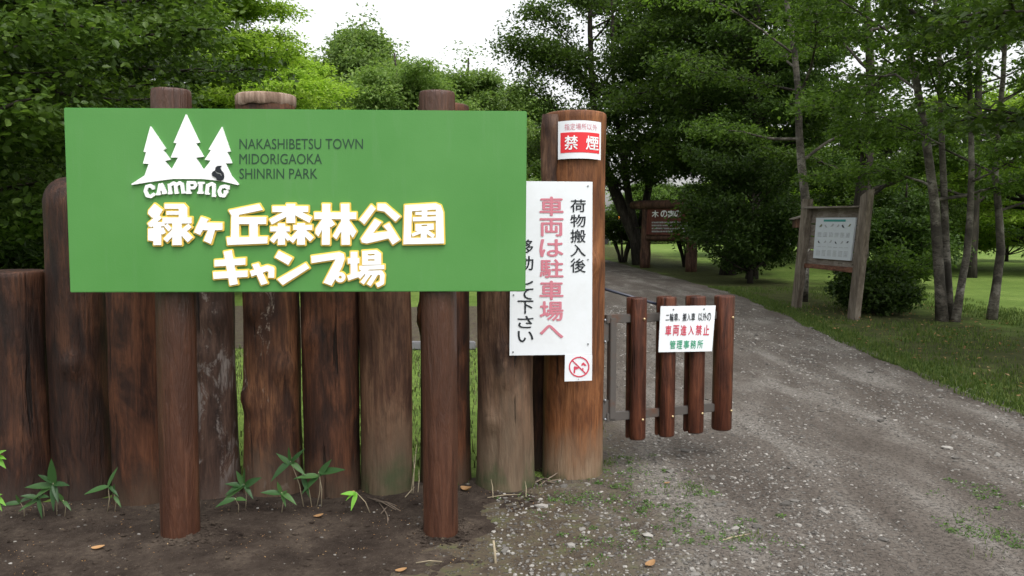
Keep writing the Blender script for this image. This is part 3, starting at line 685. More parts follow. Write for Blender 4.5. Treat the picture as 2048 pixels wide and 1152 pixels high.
# curved no-smoking plate wrapped round the gate post
zt, zb = at(1158, 243, K['y'] - K['r'])[2], at(1158, 320, K['y'] - K['r'])[2]
zm = (zt + zb) / 2; kc = np.array([K['x'], K['y'] - .03 * zm]); KR = K['r'] * 1.05
def cyl(P, h):
    P = np.asarray(P, float); a = np.clip(((P[:, 0] - 1153.5) * .93) / (KR * F / kc[1]), -.98, .98); th = np.arcsin(a); r = KR + h
    bow = 7 * (1 - np.cos(th))
    t = (P[:, 1] + bow - 243) / 77.0
    return np.stack([kc[0] + r * np.sin(th), kc[1] - r * np.cos(th) + 0 * t, zt + (zb - zt) * t], 1)
def cylrect(mb, x0, y0, x1, y1, h, th, n=24):
    xs = np.linspace(x0, x1, n); A = cyl([(x, y0) for x in xs], h); B = cyl([(x, y1) for x in xs], h); C = cyl([(x, y1) for x in xs], h - th); E = cyl([(x, y0) for x in xs], h - th)
    V = np.concatenate([A, B, C, E]); fs = []
    for i in range(n - 1):
        for a, b in ((1, 0), (2, 1), (3, 2), (0, 3)): fs.append((a * n + i, a * n + i + 1, b * n + i + 1, b * n + i))
    fs += [(0, 3 * n, 2 * n, n), (n - 1, 2 * n - 1, 3 * n - 1, 4 * n - 1)]; mb.add(V, fs)
ns = thing('no_smoking_sign', 'white plate with a red no-smoking band bent round the top of the gate post', 'sign', (kc[0], kc[1] - KR, zm))
mb = MB(); cylrect(mb, 1114, 244, 1201, 319, .004, .004); obj('panel', mb, M['sheet'], ns)
mb = MB(); cylrect(mb, 1119, 267, 1197, 307, .0055, .0012); obj('red_band', mb, M['ink_red'], ns)
for ch, x in (('禁', 1140), ('煙', 1182)):
    mb = MB(); fit_char(mb, ch, (x - 12.5, 274, x + 12.5, 301), cyl, .0072, .02, True); obj('white_character', mb, M['white_letter'], ns)
mb = MB()
for i, ch in enumerate('指定場所以外'): fit_char(mb, ch, (1126.5 + i * 11.2, 250, 1136.5 + i * 11.2, 262.5), cyl, .0056, .0, True)
obj('red_lettering', mb, M['ink_pink'], ns)

# ------------------------------------------------------------------ log gate
PG = Plane(1272, 4.75, 1448, 5.03); gn, gu = PG.n, PG.u; UZ = np.array([0, 0, 1.])
gate = thing('log_gate', 'low open gate of four upright half-logs on a steel frame beside the path', 'gate', (PG(1222, 840)[0], PG(1222, 840)[1], 0))
for (px, yt, yb, wpx, full) in ((1273.5, 594, 877, 36, 0), (1333, 592, 871, 35, 0), (1391.5, 591, 864, 36, 0), (1447, 590, 858, 40, 1)):
    t = PG(px, yt); b = PG(px - (px - 1273) * .02 - 3, yb); c = (t + b) / 2; r = wpx / 2 * (c[1] / F)
    for side in (1, -1):
        if full and side < 0: continue
        off = .018 if not full else 0; mb = MB(); n = 17; ring = []
        for zz, sc in ((b[2] + .004, .93), (b[2] + .012, 1), (t[2] - .012, 1), (t[2] - .003, .95)):
            tt = (zz - b[2]) / (t[2] - b[2]); o = b + (t - b) * tt; o[2] = zz; row = []
            if full:
                for k in range(28): a = 2 * math.pi * k / 28; row.append(o + gu * math.cos(a) * r * sc + gn * (math.sin(a) * r * sc + .01))
            else:
                for k in range(n): a = math.pi * k / (n - 1); row.append(o + gu * math.cos(a) * r * sc * side + gn * side * (off + math.sin(a) * r * .82 * sc))
            ring.append(row)
        k = len(ring[0]); mb.add([p for row in ring for p in row], [(i * k + q, i * k + (q + 1) % k, (i + 1) * k + (q + 1) % k, (i + 1) * k + q) for i in range(3) for q in range(k)], False)
        mb.f += [tuple(range(k))[::-1], tuple(range(3 * k, 4 * k))]; mb.smooth += [False] * 2
        for q in range(len(mb.smooth) - 2): mb.smooth[q] = (q % k) != k - 1 or bool(full)
        po = obj('round_upright' if full else 'half_log', mb, M['gate_wood'], gate)
        if side > 0:
            for yy in ((636 - (px - 1273) * .02), (835 - (px - 1273) * .105)):
                p = PG(px + 3 - (yy > 700) * 3, yy); rr = (.01 + r) if full else off + r * .82
                obj('bolt', MB().sphere(p + gn * (rr + .001), .0085, 10, 6), M['brass'], po)
AX = (gu, gn, UZ)
def bar(name, p, q, w, d, m=M['steel']):
    v = q - p; L = np.linalg.norm(v); x = v / L; y = np.cross(UZ, x); y = y / np.linalg.norm(y); z = np.cross(x, y)
    return obj(name, MB().bevbox((p + q) / 2, L, d, w, .003, (x, y, z)), m, gate)
bar('top_rail', PG(1211, 638), PG(1446, 629), .05, .03); bar('bottom_rail', PG(1211, 834), PG(1444, 813), .05, .03)
obj('end_stile', MB().bevbox(PG(1223, 737), .042, .042, abs(PG(1223, 636)[2] - PG(1223, 838)[2]), .003, AX), M['steel'], gate)
kx = K['x'] + K['r']
for ya, yb in ((640, 683), (800, 838)):
    mb = MB(); p = PG(1213, (ya + yb) / 2); hh = abs(PG(1213, ya)[2] - PG(1213, yb)[2])
    mb.bevbox(p - gu * .012, .05, .012, hh, .002, AX); a = np.array([kx + .004, K['y'], p[2]])
    mb.bevbox((a + p - gu * .03) / 2, np.linalg.norm(a - p + gu * .03) + .02, .012, hh * .8, .002, ((p - gu * .03 - a) / np.linalg.norm(p - gu * .03 - a), np.cross(UZ, (p - gu * .03 - a) / np.linalg.norm(p - gu * .03 - a)), UZ))
    hg = obj('hinge', mb, M['steel'], gate)
    for yy in (ya, yb): obj('bolt', MB().sphere(PG(1208, yy) + gn * .012, .009, 8, 5), M['screw'], hg)
mb = MB(); a = np.array([kx - .02, K['y'] + .02, at(1205, 576, K['y'])[2]]); b = PG(1444, 645) - gn * .03
mb.tube([a, b], .0085, 10); obj('stay_rod', mb, M['rod'], gate)
PS = PG.shifted(.078)
gs = sheet_sign('gate_notice', 'white notice in black, red and green writing fixed on the log gate', [(1317, 704.5), (1424, 702.5), (1431.5, 611), (1321.5, 612.5)], PS)
def gmap(P, h):
    """unit coordinates along the slightly tilted sheet"""
    P = np.asarray(P, float); a, b, c, d = map(np.array, ((1321.5, 612.5), (1431.5, 611), (1424, 702.5), (1317, 704.5)))
    u, v = P[:, :1], P[:, 1:]; return PS.many((a * (1 - u) + b * u) * (1 - v) + (d * (1 - u) + c * u) * v, h)
mb = MB(); htext(mb, '二輪車、搬入車', .09, .64, .155, .33, gmap, .002, .012, .1); htext(mb, '以外の', .69, .93, .155, .33, gmap, .002, .012, .1); obj('black_lettering', mb, M['ink_black'], gs)
mb = MB(); htext(mb, '車両進入禁止', .09, .93, .42, .64, gmap, .002, .022, .24); obj('red_lettering', mb, M['ink_red2'], gs)
mb = MB(); htext(mb, '管理事務所', .19, .83, .75, .93, gmap, .002, .012, .2); obj('green_lettering', mb, M['ink_green'], gs)
screws(gs, [(1346.5, 619), (1408, 618)], PS, .005)

# ------------------------------------------------------------------ grey plank board with the bird poster
PI = Plane(1609, 14.2, 1722, 12.6); iu, inn = PI.u, PI.n
ib = thing('information_board', 'weathered grey plank notice board holding a pale bird poster', 'notice board', (PI(1660, 620)[0], PI(1660, 620)[1], 0))
def post(pt, pb, w, d, sub, nm='post', m=M['plank_post'], slant=0.0):
    """board post with its own lean; sub: offset along the normal"""
    t, b = PI(*pt) + inn * sub, PI(*pb) + inn * sub; v = t - b; b = b - v * (.08 / np.linalg.norm(v)); z = (t - b) / np.linalg.norm(t - b)
    mb = MB(); fr = []
    for (x, y) in ((-w / 2, -d / 2), (w / 2, -d / 2), (w / 2, d / 2), (-w / 2, d / 2)): fr.append(iu * x + inn * y)
    vs = [b + q for q in fr] + [t + q + UZ * slant * (np.dot(q, iu) / w + .5) for q in fr]
    mb.add(vs, [(3, 2, 1, 0), (4, 5, 6, 7), (0, 1, 5, 4), (1, 2, 6, 5), (2, 3, 7, 6), (3, 0, 4, 7)])
    return obj(nm, mb, m, ib)
post((1622, 398), (1599, 612),   .19, .10, .06); post((1742, 392), (1713, 645), .20, .10, .06, slant=.10)
for yl0, yl1, yr0, yr1 in ((417, 446, 415, 450), (449, 470, 453, 479), (473, 497, 482, 505), (500, 527, 508, 536)):
    f = [PI(1609, yl1), PI(1716, yr1), PI(1727, yr0), PI(1618, yl0)]
    obj('plank', MB().quadprism(f, inn, .03), M['plank'], ib)
f = [PI(1617, 417), PI(1731, 414.5), PI(1731, 411.5), PI(1617, 413)]; obj('top_cap', MB().quadprism([q + inn * .13 for q in f], inn, .2), M['plank'], ib)
f = [PI(1604, 534), PI(1718, 546), PI(1719, 536), PI(1606, 526)]; obj('bottom_rail', MB().quadprism([q + inn * .05 for q in f], inn, .1), M['rail_red'], ib)
PP = PI.shifted(.035)
f = [PP(1626, 516), PP(1700.5, 521.5), PP(1711.5, 435), PP(1632.5, 435.5)]
po = obj('poster', MB().quadprism(f, inn, .03), M['poster'], ib, label='pale poster of small bird pictures')
def pmap(P, h):
    P = np.asarray(P, float); a, b, c, d = map(np.array, ((1632.5, 435.5), (1711.5, 435), (1700.5, 521.5), (1626, 516)))
    u, v = P[:, :1], P[:, 1:]; return PP.many((a * (1 - u) + b * u) * (1 - v) + (d * (1 - u) + c * u) * v, h)
def pquad(mb, x0, y0, x1, y1, h=.004):
    q = pmap([(x0, y1), (x1, y1), (x1, y0), (x0, y0)], h); mb.add(q, [(0, 1, 2, 3)])
mb = MB(); pquad(mb, .2, .045, .76, .095); obj('header_band', mb, M['ink_teal'], po)
tints = {'dark': mat('bird_dark', (.06, .06, .075), .6), 'red': mat('bird_rust', (.22, .10, .07), .6), 'olive': mat('bird_olive', (.16, .17, .10), .6), 'grey': M['ink_grey']}
def bird(mb, cx, cy, s, flip):
    """a small perched bird: body, head, beak and tail"""
    k = -1 if flip else 1
    sh = [(-.9, .75), (-.35, .25), (-.2, -.2), (.1, -.45), (.15, -.8), (.45, -.95), (.75, -.75), (1.05, -.6), (.75, -.5), (.7, -.1), (.45, .35), (.05, .55), (-.3, .55)]
    P = [(cx + k * x * s, cy + y * s * .9) for x, y in sh]
    if k > 0: P = P[::-1]
    q = pmap(P, .004); mb.add(q, [tuple(range(len(P)))])
rowk = [['olive', 'grey', 'grey', 'grey', 'dark', 'olive'], ['dark', 'grey', 'grey', 'dark', 'grey', 'dark']]
for tn in tints:
    for r, (cy, s) in enumerate(((.2, .05), (.59, .042))):
        for i in range(6):
            mb = MB()
            if rowk[r][i] == tn: bird(mb, .13 + i * .147, cy + .015 * math.sin(i * 2.1 + r), s * (1 + .15 * math.sin(i * 3.3)), (i + r) % 3 == 1)
            if mb.v: obj('bird_picture', mb, tints[tn], po)
rr = random.Random(3)
for r0 in (.36, .39, .42, .45, .70, .79, .82, .85, .88, .91):
    mb = MB()
    for i in range(6):
        x = .08 + i * .147; n = 3
        for k in range(n): pquad(mb, x + k * .033, r0, x + k * .033 + rr.uniform(.012, .027), r0 + .014)
    obj('caption_line', mb, M['ink_grey'], po)

# ------------------------------------------------------------------ brown log sign further up the path
PK = Plane(1291, 28.0, 1383, 25.6); ku, kn = PK.u, PK.n
bs = thing('brown_log_sign', 'dark brown log-framed sign with white writing, half hidden by leaves', 'sign', (PK(1336, 535)[0], PK(1336, 535)[1], 0))
for (xt, xb, yt, sd_) in ((1295, 1291, 404, 3), (1388, 1384, 402, 5)):
    t, b = PK(xt, yt), PK(xb, 500); b = b + (b - t) / (b - t)[2] * (-.05 - b[2])
    obj('post', MB().tube([b + (t - b) * k for k in np.linspace(0, 1, 10)], [.185] * 3 + [.165] * 7, 16, wob=.12, sd=sd_), M['sign_wood'], bs)
a, b = PK(1271, 411) + kn * .1, PK(1404, 407) + kn * .1
obj('top_beam', MB().tube([a + (b - a) * k for k in np.linspace(0, 1, 8)], .15, 14, wob=.12, sd=8), M['sign_wood'], bs)
a, b = PK(1292, 475), PK(1385, 477)
obj('bottom_beam', MB().tube([a + (b - a) * k for k in np.linspace(0, 1, 8)], .10, 14, wob=.1, sd=9), M['sign_wood'], bs)
PKf = PK.shifted(.12)
fc = obj('sign_face', MB().quadprism([PKf(1292, 469), PKf(1384, 471), PKf(1386, 412), PKf(1295, 416)], kn, .05), M['sign_face'], bs)
mb = MB()
for ch, x in zip('木の実の', (1311, 1328.5, 1343, 1356)): fit_char(mb, ch, (x - 6.5, 421, x + 6.5, 434.5), PKf.many, .01, .03, True)
obj('title_lettering', mb, M['post_white'], fc)
rr = random.Random(5)
for yy in (443, 449, 455, 461):
    x = 1304; mb = MB()
    while x < 1378:
        w = rr.uniform(1.6, 3.2); q = PKf.many([(x, yy + 3.4), (x + w, yy + 3.4), (x + w, yy + rr.uniform(0, .8)), (x, yy + rr.uniform(0, .8))], .01); mb.add(q, [(0, 1, 2, 3)])
        x += w + rr.uniform(.5, 1.0)
    obj('small_lettering', mb, M['ink_grey'], fc)

# ------------------------------------------------------------------ trees: wood grown as tubes, leaves as small folded faces along the twigs
def leaf_arrays(C, Rd, per, L, flat=.4, tilt=.55, ratio=.55, g=rng, oval=False):
    """C (n,3) spray centres, Rd (n,) radii: `per` leaf faces of about length L in each flattened spray"""
    n = len(C) * per; C = np.repeat(C, per, 0); r = np.repeat(Rd, per)
    q = g.normal(size=(n, 3)); q /= np.linalg.norm(q, axis=1)[:, None]; q *= g.random(n)[:, None] ** .45
    P = C + q * np.stack([r, r, r * flat], 1)
    P[:, 2] -= .25 * (q[:, 0] ** 2 + q[:, 1] ** 2) * r * .6
    nr = g.normal(size=(n, 3)) * tilt; nr[:, 2] += 1; nr[:, :2] += q[:, :2] * .35; nr /= np.linalg.norm(nr, axis=1)[:, None]
    t = g.normal(size=(n, 3)); t[:, :2] += q[:, :2] * .8; t -= nr * (t * nr).sum(1)[:, None]; t /= np.linalg.norm(t, axis=1)[:, None]
    b = np.cross(nr, t); l = (L * g.uniform(.65, 1.3, n))[:, None]; w = l * ratio * .5
    if oval:
        V = np.stack([P, P + t * l * .25 + b * w * .8 + nr * l * .05, P + t * l * .62 + b * w * .85 + nr * l * .04, P + t * l - nr * l * .08, P + t * l * .62 - b * w * .85 + nr * l * .04, P + t * l * .25 - b * w * .8 + nr * l * .05], 1).reshape(-1, 3)
        i = np.arange(n)[:, None] * 6
        return V, np.concatenate([i + np.array([[0, 2, 1]]), i + np.array([[0, 3, 2]]), i + np.array([[0, 4, 3]]), i + np.array([[0, 5, 4]])])
    V = np.stack([P, P + t * l * .42 + b * w + nr * l * .07, P + t * l - nr * l * .10, P + t * l * .42 - b * w + nr * l * .07], 1).reshape(-1, 3)
    i = np.arange(n)[:, None] * 4
    return V, np.concatenate([i + np.array([[0, 2, 1]]), i + np.array([[0, 3, 2]])])
def curve_pts(a, b, sag, n, wob, rd):
    a, b = np.array(a, float), np.array(b, float); L = np.linalg.norm(b - a); out = []
    w = np.array([rd.gauss(0, wob) for _ in range(3)]); w2 = np.array([rd.gauss(0, wob) for _ in range(3)])
    for k in range(n):
        t = k / (n - 1); p = a + (b - a) * t + (w * math.sin(math.pi * t) + w2 * math.sin(2 * math.pi * t) * .6) * L
        p[2] += sag * L * math.sin(math.pi * t); out.append(p)
    return out
def tree(name, label, x, y, H, cr, lo, nl, L, per, spray, lm, bm, seed, r0=.16, lean=(0, 0), stems=None, group=None, up=.25, flat=.4, prof='round', cat='tree', shift=(0, 0), limbs=(), subs=2, tilt=.55, ratio=.55, sag=.05, bare=.35, side=None, oval=False):
    rd = random.Random(seed); g = np.random.default_rng(seed)
    root = thing(name, label, cat, (x, y, 0), group); O = np.array([x, y, 0.])
    if stems is None:
        wx, wy = rd.uniform(-.25, .25), rd.uniform(-.25, .25)
        stems = [([(lean[0] * t + wx * math.sin(4 * t), lean[1] * t + wy * math.sin(3.1 * t), H * .97 * t) for t in np.linspace(0, 1, 12)], r0)]
    paths = []; C, Rd = [], []
    for st, r in stems:
        st = [np.array(p, float) for p in st]; n = len(st)
        rad = [r * (1.35 if k == 0 else 1) * (1 - .8 * (k / (n - 1)) ** 1.1) + .012 for k in range(n)]
        st[0] = st[0] - np.array([0, 0, .12])
        mb = MB(); mb.tube([O + p for p in st], rad, 12, wob=.16, sd=seed); paths.append((st, rad, mb))
    for li in range(nl + len(limbs)):
        k = li % len(paths); st, rad, mb = paths[k]
        Z = np.array([p[2] for p in st]); t = ((li + rd.random()) / max(nl, 1)) % 1
        if li < nl:
            z = lo + (min(H * .96, Z[-1]) - lo) * t; zz = max(lo * .75, z - cr * up * .8) if up > 0 else z
            zz = min(max(zz, .05), Z[-1]); p0 = np.array([np.interp(zz, Z, [p[c] for p in st]) for c in range(3)])
            pf = {'round': math.sin(math.pi * (.22 + .76 * t)) ** .7, 'cone': 1.05 - .9 * t, 'dome': math.cos(t * 1.45) ** .6, 'flat': .75 + .35 * math.sin(math.pi * t)}[prof]
            az = li * 2.39996 + rd.uniform(-.5, .5)
            if side is not None and li % 3: az = side + rd.uniform(-.9, .9)
            LL = cr * pf * rd.uniform(.7, 1.12)
            p1 = p0 + np.array([math.cos(az) * LL + shift[0] * t, math.sin(az) * LL + shift[1] * t, LL * up * rd.uniform(.4, 1.5)])
            pts = curve_pts(p0, p1, sag, 6, .05, rd)
        else:
            pts = [np.array(q, float) for q in limbs[li - nl]]; LL = np.linalg.norm(pts[-1] - pts[0]); zz = pts[0][2]
        rs = max(.012, float(np.interp(zz, Z, rad)) * .45); rs = min(rs, .02 + LL * .014)
        n = len(pts)
        mb.tube([O + p for p in pts], [rs * (1 - .8 * q / (n - 1)) for q in range(n)], 6, caps=False)
        for s in np.linspace(bare, 1, 5):
            f = s * (n - 1); a = min(int(f), n - 2); p = pts[a] + (pts[a + 1] - pts[a]) * (f - a); d = pts[a + 1] - pts[a]; d = d / np.linalg.norm(d)
            C.append(p + g.normal(size=3) * .08); Rd.append(spray * rd.uniform(.6, 1.15))
            pr_ = np.cross(d, [0, 0, 1]); pr_ = pr_ / (np.linalg.norm(pr_) + 1e-6)
            for q in range(subs):
                sg = 1 if q % 2 else -1; l2 = LL * rd.uniform(.18, .42) * (1.15 - .6 * s) + .1
                e = p + (pr_ * sg * .8 + d * .6) * l2 + np.array([0, 0, rd.uniform(-.12, .22) * l2])
                mb.tube([O + p, O + (p + e) / 2 + np.array([0, 0, .04 * l2]), O + e], [rs * .35 + .002, rs * .25 + .002, .003], 4, caps=False)
                C.append(e); Rd.append(spray * rd.uniform(.55, 1.1)); C.append((p + e) / 2); Rd.append(spray * rd.uniform(.5, .9))
    for k, (st, rad, mb) in enumerate(paths):
        for p in st[int(len(st) * .7):] + [st[-1]] * 2:
            C.append(p + g.normal(size=3) * spray * .35); Rd.append(spray * rd.uniform(.8, 1.2))
        obj('trunk', mb, bm, root)
    V, Fs = leaf_arrays(np.array(C), np.array(Rd), per, L, flat, tilt, ratio, g, oval)
    link('crown', npmesh('crown', V, Fs, False), lm, root)
    return root
def copy_tree(src, x, y, rz, sc, label=None):
    r = src.copy(); COL.objects.link(r); r.location = (x, y, 0); r.rotation_euler = (0, 0, rz); r.scale = sc if hasattr(sc, '__len__') else (sc,) * 3
    if label: r['label'] = label
    for ch in src.children:
        c = ch.copy(); COL.objects.link(c); c.parent = r
    return r
def px_stem(base_y, Y, pts):
    """stem through photo pixels at depth Y, returned relative to its own foot"""
    P = [at(px, py, Y + dy) for px, py, dy in pts]; P = [np.array(p) for p in P]; P[0][2] = 0
    return P
def stems_from(lists):
    foot = lists[0][0][0].copy(); foot[2] = 0
    return foot, [([p - foot for p in P], r) for P, r in lists]
LN, LB, LP, LD, LM, BK, BI = (M[k] for k in ('leaf_near', 'leaf_bright', 'leaf_pale', 'leaf_dark', 'leaf_mid', 'bark', 'birch'))
# left of the road, behind the palisade
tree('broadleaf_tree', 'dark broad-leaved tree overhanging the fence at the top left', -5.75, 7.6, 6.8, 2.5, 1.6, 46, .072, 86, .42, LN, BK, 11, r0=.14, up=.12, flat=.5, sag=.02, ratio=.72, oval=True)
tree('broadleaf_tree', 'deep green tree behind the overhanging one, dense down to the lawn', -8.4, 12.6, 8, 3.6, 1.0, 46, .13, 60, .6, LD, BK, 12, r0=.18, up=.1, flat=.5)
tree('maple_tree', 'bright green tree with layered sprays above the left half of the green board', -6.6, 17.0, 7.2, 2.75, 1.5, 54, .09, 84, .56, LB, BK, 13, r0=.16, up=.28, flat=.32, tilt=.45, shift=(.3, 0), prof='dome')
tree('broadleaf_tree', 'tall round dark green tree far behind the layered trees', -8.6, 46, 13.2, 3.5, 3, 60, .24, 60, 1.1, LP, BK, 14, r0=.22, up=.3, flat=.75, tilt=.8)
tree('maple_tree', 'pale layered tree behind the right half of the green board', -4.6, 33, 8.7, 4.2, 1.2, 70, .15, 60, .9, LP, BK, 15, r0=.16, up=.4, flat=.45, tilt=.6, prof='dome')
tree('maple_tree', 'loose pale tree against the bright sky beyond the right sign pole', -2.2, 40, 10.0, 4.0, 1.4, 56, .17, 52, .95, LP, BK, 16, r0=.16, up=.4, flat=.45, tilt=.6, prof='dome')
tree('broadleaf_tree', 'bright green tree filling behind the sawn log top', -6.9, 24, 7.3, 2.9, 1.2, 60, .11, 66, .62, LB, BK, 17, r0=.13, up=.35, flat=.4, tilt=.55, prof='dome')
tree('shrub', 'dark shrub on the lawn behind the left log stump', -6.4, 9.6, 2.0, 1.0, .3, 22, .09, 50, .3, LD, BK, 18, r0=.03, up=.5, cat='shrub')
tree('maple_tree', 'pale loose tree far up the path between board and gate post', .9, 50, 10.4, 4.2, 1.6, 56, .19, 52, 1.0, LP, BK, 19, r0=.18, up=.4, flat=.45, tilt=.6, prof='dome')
# right of the road
foot, st = stems_from([(px_stem(0, 30, [(1283, 527, 0), (1272, 480, 0), (1255, 440, 0), (1235, 395, 0), (1213, 340, .3), (1195, 270, .5), (1185, 190, .5), (1180, 60, .5), (1180, -70, .5)]), .26),
                       (px_stem(0, 30, [(1281, 515, 0), (1270, 455, 0), (1258, 400, -.3), (1250, 340, -.5), (1238, 270, -.7), (1228, 180, -.7), (1225, 80, -1), (1225, -60, -1)]), .15),
                       (px_stem(0, 30, [(1284, 520, .2), (1285, 440, .3), (1300, 360, .5), (1330, 260, .5), (1370, 150, .6), (1390, 20, .6)]), .17)])
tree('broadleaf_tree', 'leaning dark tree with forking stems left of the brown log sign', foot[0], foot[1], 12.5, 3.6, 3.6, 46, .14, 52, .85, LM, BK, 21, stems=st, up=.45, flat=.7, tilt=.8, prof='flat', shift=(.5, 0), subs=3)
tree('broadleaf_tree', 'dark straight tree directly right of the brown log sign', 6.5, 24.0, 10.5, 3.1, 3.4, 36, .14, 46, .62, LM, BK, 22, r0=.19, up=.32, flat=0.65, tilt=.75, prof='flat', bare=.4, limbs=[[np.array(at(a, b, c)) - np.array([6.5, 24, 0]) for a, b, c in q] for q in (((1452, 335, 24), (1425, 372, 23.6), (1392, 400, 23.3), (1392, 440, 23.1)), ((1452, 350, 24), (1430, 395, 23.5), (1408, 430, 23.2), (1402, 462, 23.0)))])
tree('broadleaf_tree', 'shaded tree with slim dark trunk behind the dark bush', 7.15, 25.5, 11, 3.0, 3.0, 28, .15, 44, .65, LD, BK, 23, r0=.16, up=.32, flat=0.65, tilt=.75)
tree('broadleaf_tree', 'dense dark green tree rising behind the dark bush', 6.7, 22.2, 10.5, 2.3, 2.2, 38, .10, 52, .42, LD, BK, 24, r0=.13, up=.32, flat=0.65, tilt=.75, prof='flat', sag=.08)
foot, st = stems_from([(px_stem(0, 15.6, [(1603, 602, 0), (1608, 540, 0), (1612, 470, 0), (1611, 400, 0), (1603, 330, 0), (1598, 260, 0), (1597, 190, 0), (1588, 100, 0), (1574, 10, 0), (1566, -110, 0), (1560, -220, 0)]), .09)])
tree('birch_tree', 'pale birch with a kinked trunk beside the plank board', foot[0], foot[1], 8.4, 2.6, 3.2, 9, .09, 56, 0.34, LM, BI, 25, stems=st, up=.32, flat=0.6, tilt=.75, prof='flat')
foot, st = stems_from([(px_stem(0, 17.6, [(1716, 585, 0), (1718, 500, 0), (1722, 420, 0), (1728, 360, 0), (1738, 280, 0), (1742, 180, 0), (1738, 60, 0), (1730, -90, 0)]), .20)])
f0 = foot
lim = [[at(1722, 405, 17.6) - f0, at(1760, 380, 17.4) - f0, at(1795, 350, 17.2) - f0, at(1830, 315, 17) - f0, at(1855, 275, 17) - f0], [at(1795, 350, 17.2) - f0, at(1830, 335, 17) - f0, at(1875, 322, 16.8) - f0, at(1920, 318, 16.5) - f0]]
tree('broadleaf_tree', 'stout dark tree behind the plank board with a limb reaching right', foot[0], foot[1], 8.8, 3.2, 2.7, 10, .10, 54, 0.38, LM, BK, 26, stems=st, up=.32, flat=0.6, tilt=.75, limbs=lim, prof='flat', bare=.5)
foot, st = stems_from([(px_stem(0, 12.4, [(1886, 640, 0), (1880, 570, 0), (1874, 480, 0), (1868, 400, 0), (1856, 310, 0), (1846, 240, 0), (1832, 160, 0), (1815, 80, 0), (1800, 0, 0), (1785, -100, 0), (1778, -220, 0)]), .070),
                       (px_stem(0, 12.6, [(1900, 640, 0), (1896, 560, 0), (1891, 470, 0), (1888, 390, 0), (1884, 300, 0), (1882, 210, 0), (1878, 100, 0), (1870, 0, 0), (1866, -120, 0)]), .052),
                       (px_stem(0, 12.3, [(1909, 642, 0), (1922, 575, 0), (1934, 510, 0), (1940, 430, 0), (1943, 330, 0), (1942, 240, 0), (1938, 120, 0), (1934, 0, 0), (1930, -130, 0)]), .048)])
tree('birch_tree', 'clump of three birch stems rising from one foot', foot[0], foot[1], 6.9, 2.3, 2.3, 16, .085, 54, 0.32, LM, BI, 27, stems=st, up=.32, flat=0.55, tilt=.75, prof='flat')
foot, st = stems_from([(px_stem(0, 12.6, [(1982, 640, 0), (1993, 570, 0), (2002, 500, 0), (1998, 420, 0), (1990, 350, 0), (1996, 260, 0), (2006, 160, 0), (2012, 40, 0), (2016, -120, 0)]), .058)])
tree('birch_tree', 'single birch right of the three-stemmed clump', foot[0], foot[1], 6.8, 2.4, 2.3, 11, .085, 54, 0.32, LM, BI, 28, stems=st, up=.32, flat=0.55, tilt=.75, prof='flat')
tree('broadleaf_tree', 'dark slim tree on the lawn seen between the birches', 13.1, 22.8, 7.5, 3.0, 2.2, 7, .12, 50, 0.42, LM, BK, 29, r0=.17, up=.32, flat=0.6, tilt=.75, prof='flat')
tree('broadleaf_tree', 'large dark tree whose boughs hang in at the top right corner', 7.3, 7.6, 7.5, 3.2, 2.35, 20, .085, 60, 0.33, LN, BK, 30, r0=.2, up=.05, flat=.45, prof='flat', ratio=.65, oval=True)
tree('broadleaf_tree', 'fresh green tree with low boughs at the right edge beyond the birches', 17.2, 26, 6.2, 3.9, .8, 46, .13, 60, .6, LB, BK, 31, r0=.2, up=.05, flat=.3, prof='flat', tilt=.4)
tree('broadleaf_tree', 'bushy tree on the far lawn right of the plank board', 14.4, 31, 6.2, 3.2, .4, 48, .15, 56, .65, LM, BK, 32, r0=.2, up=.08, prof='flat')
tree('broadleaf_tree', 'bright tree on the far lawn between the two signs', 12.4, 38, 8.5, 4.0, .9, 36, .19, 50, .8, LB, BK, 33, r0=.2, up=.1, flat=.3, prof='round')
# shrubs
tree('shrub', 'dark dense bush standing between the brown sign and the plank board', 6.15, 20.5, 3.5, 1.3, .4, 26, .10, 34, .36, LD, BK, 41, r0=.06, up=.75, flat=.9, tilt=1.1, prof='flat', cat='shrub')
def multistem(label, x, y, H, spread, n, L, per, spray, lm, seed, lo):
    rd = random.Random(seed); st = []
    for k in range(n):
        a = 2 * math.pi * k / n + rd.uniform(-.3, .3); s = spread * rd.uniform(.6, 1.1)
        st.append(([(math.cos(a) * (.08 + s * t ** 1.3), math.sin(a) * (.08 + s * t ** 1.3), H * rd.uniform(.85, 1.05) * t) for t in np.linspace(0, 1, 6)], .04))
    return tree('shrub', label, x, y, H, spread * .8, lo, n * 4, L, per, spray, lm, BK, seed, stems=st, up=.3, cat='shrub', subs=2)
multistem('many-stemmed shrub growing under the brown log sign', 6.3, 28.6, 2.2, .9, 8, .10, 36, .32, LD, 42, 1.0)
multistem('small many-stemmed shrub on the verge left of the brown log sign', 4.45, 32, 2.0, .9, 6, .11, 24, .28, LM, 43, .9)
tree('shrub', 'low dark shrub at the foot of the plank board post', 6.15, 13.5, .85, .6, .1, 20, .08, 20, .22, LD, BK, 44, r0=.02, up=.5, flat=.7, tilt=.9, cat='shrub', subs=3)
tree('shrub', 'low leafy shrub between the plank board and the birch clump', 6.75, 14.1, 1.1, .7, .3, 15, .085, 15, .22, LM, BK, 45, r0=.02, up=.7, flat=.6, tilt=.8, cat='shrub')
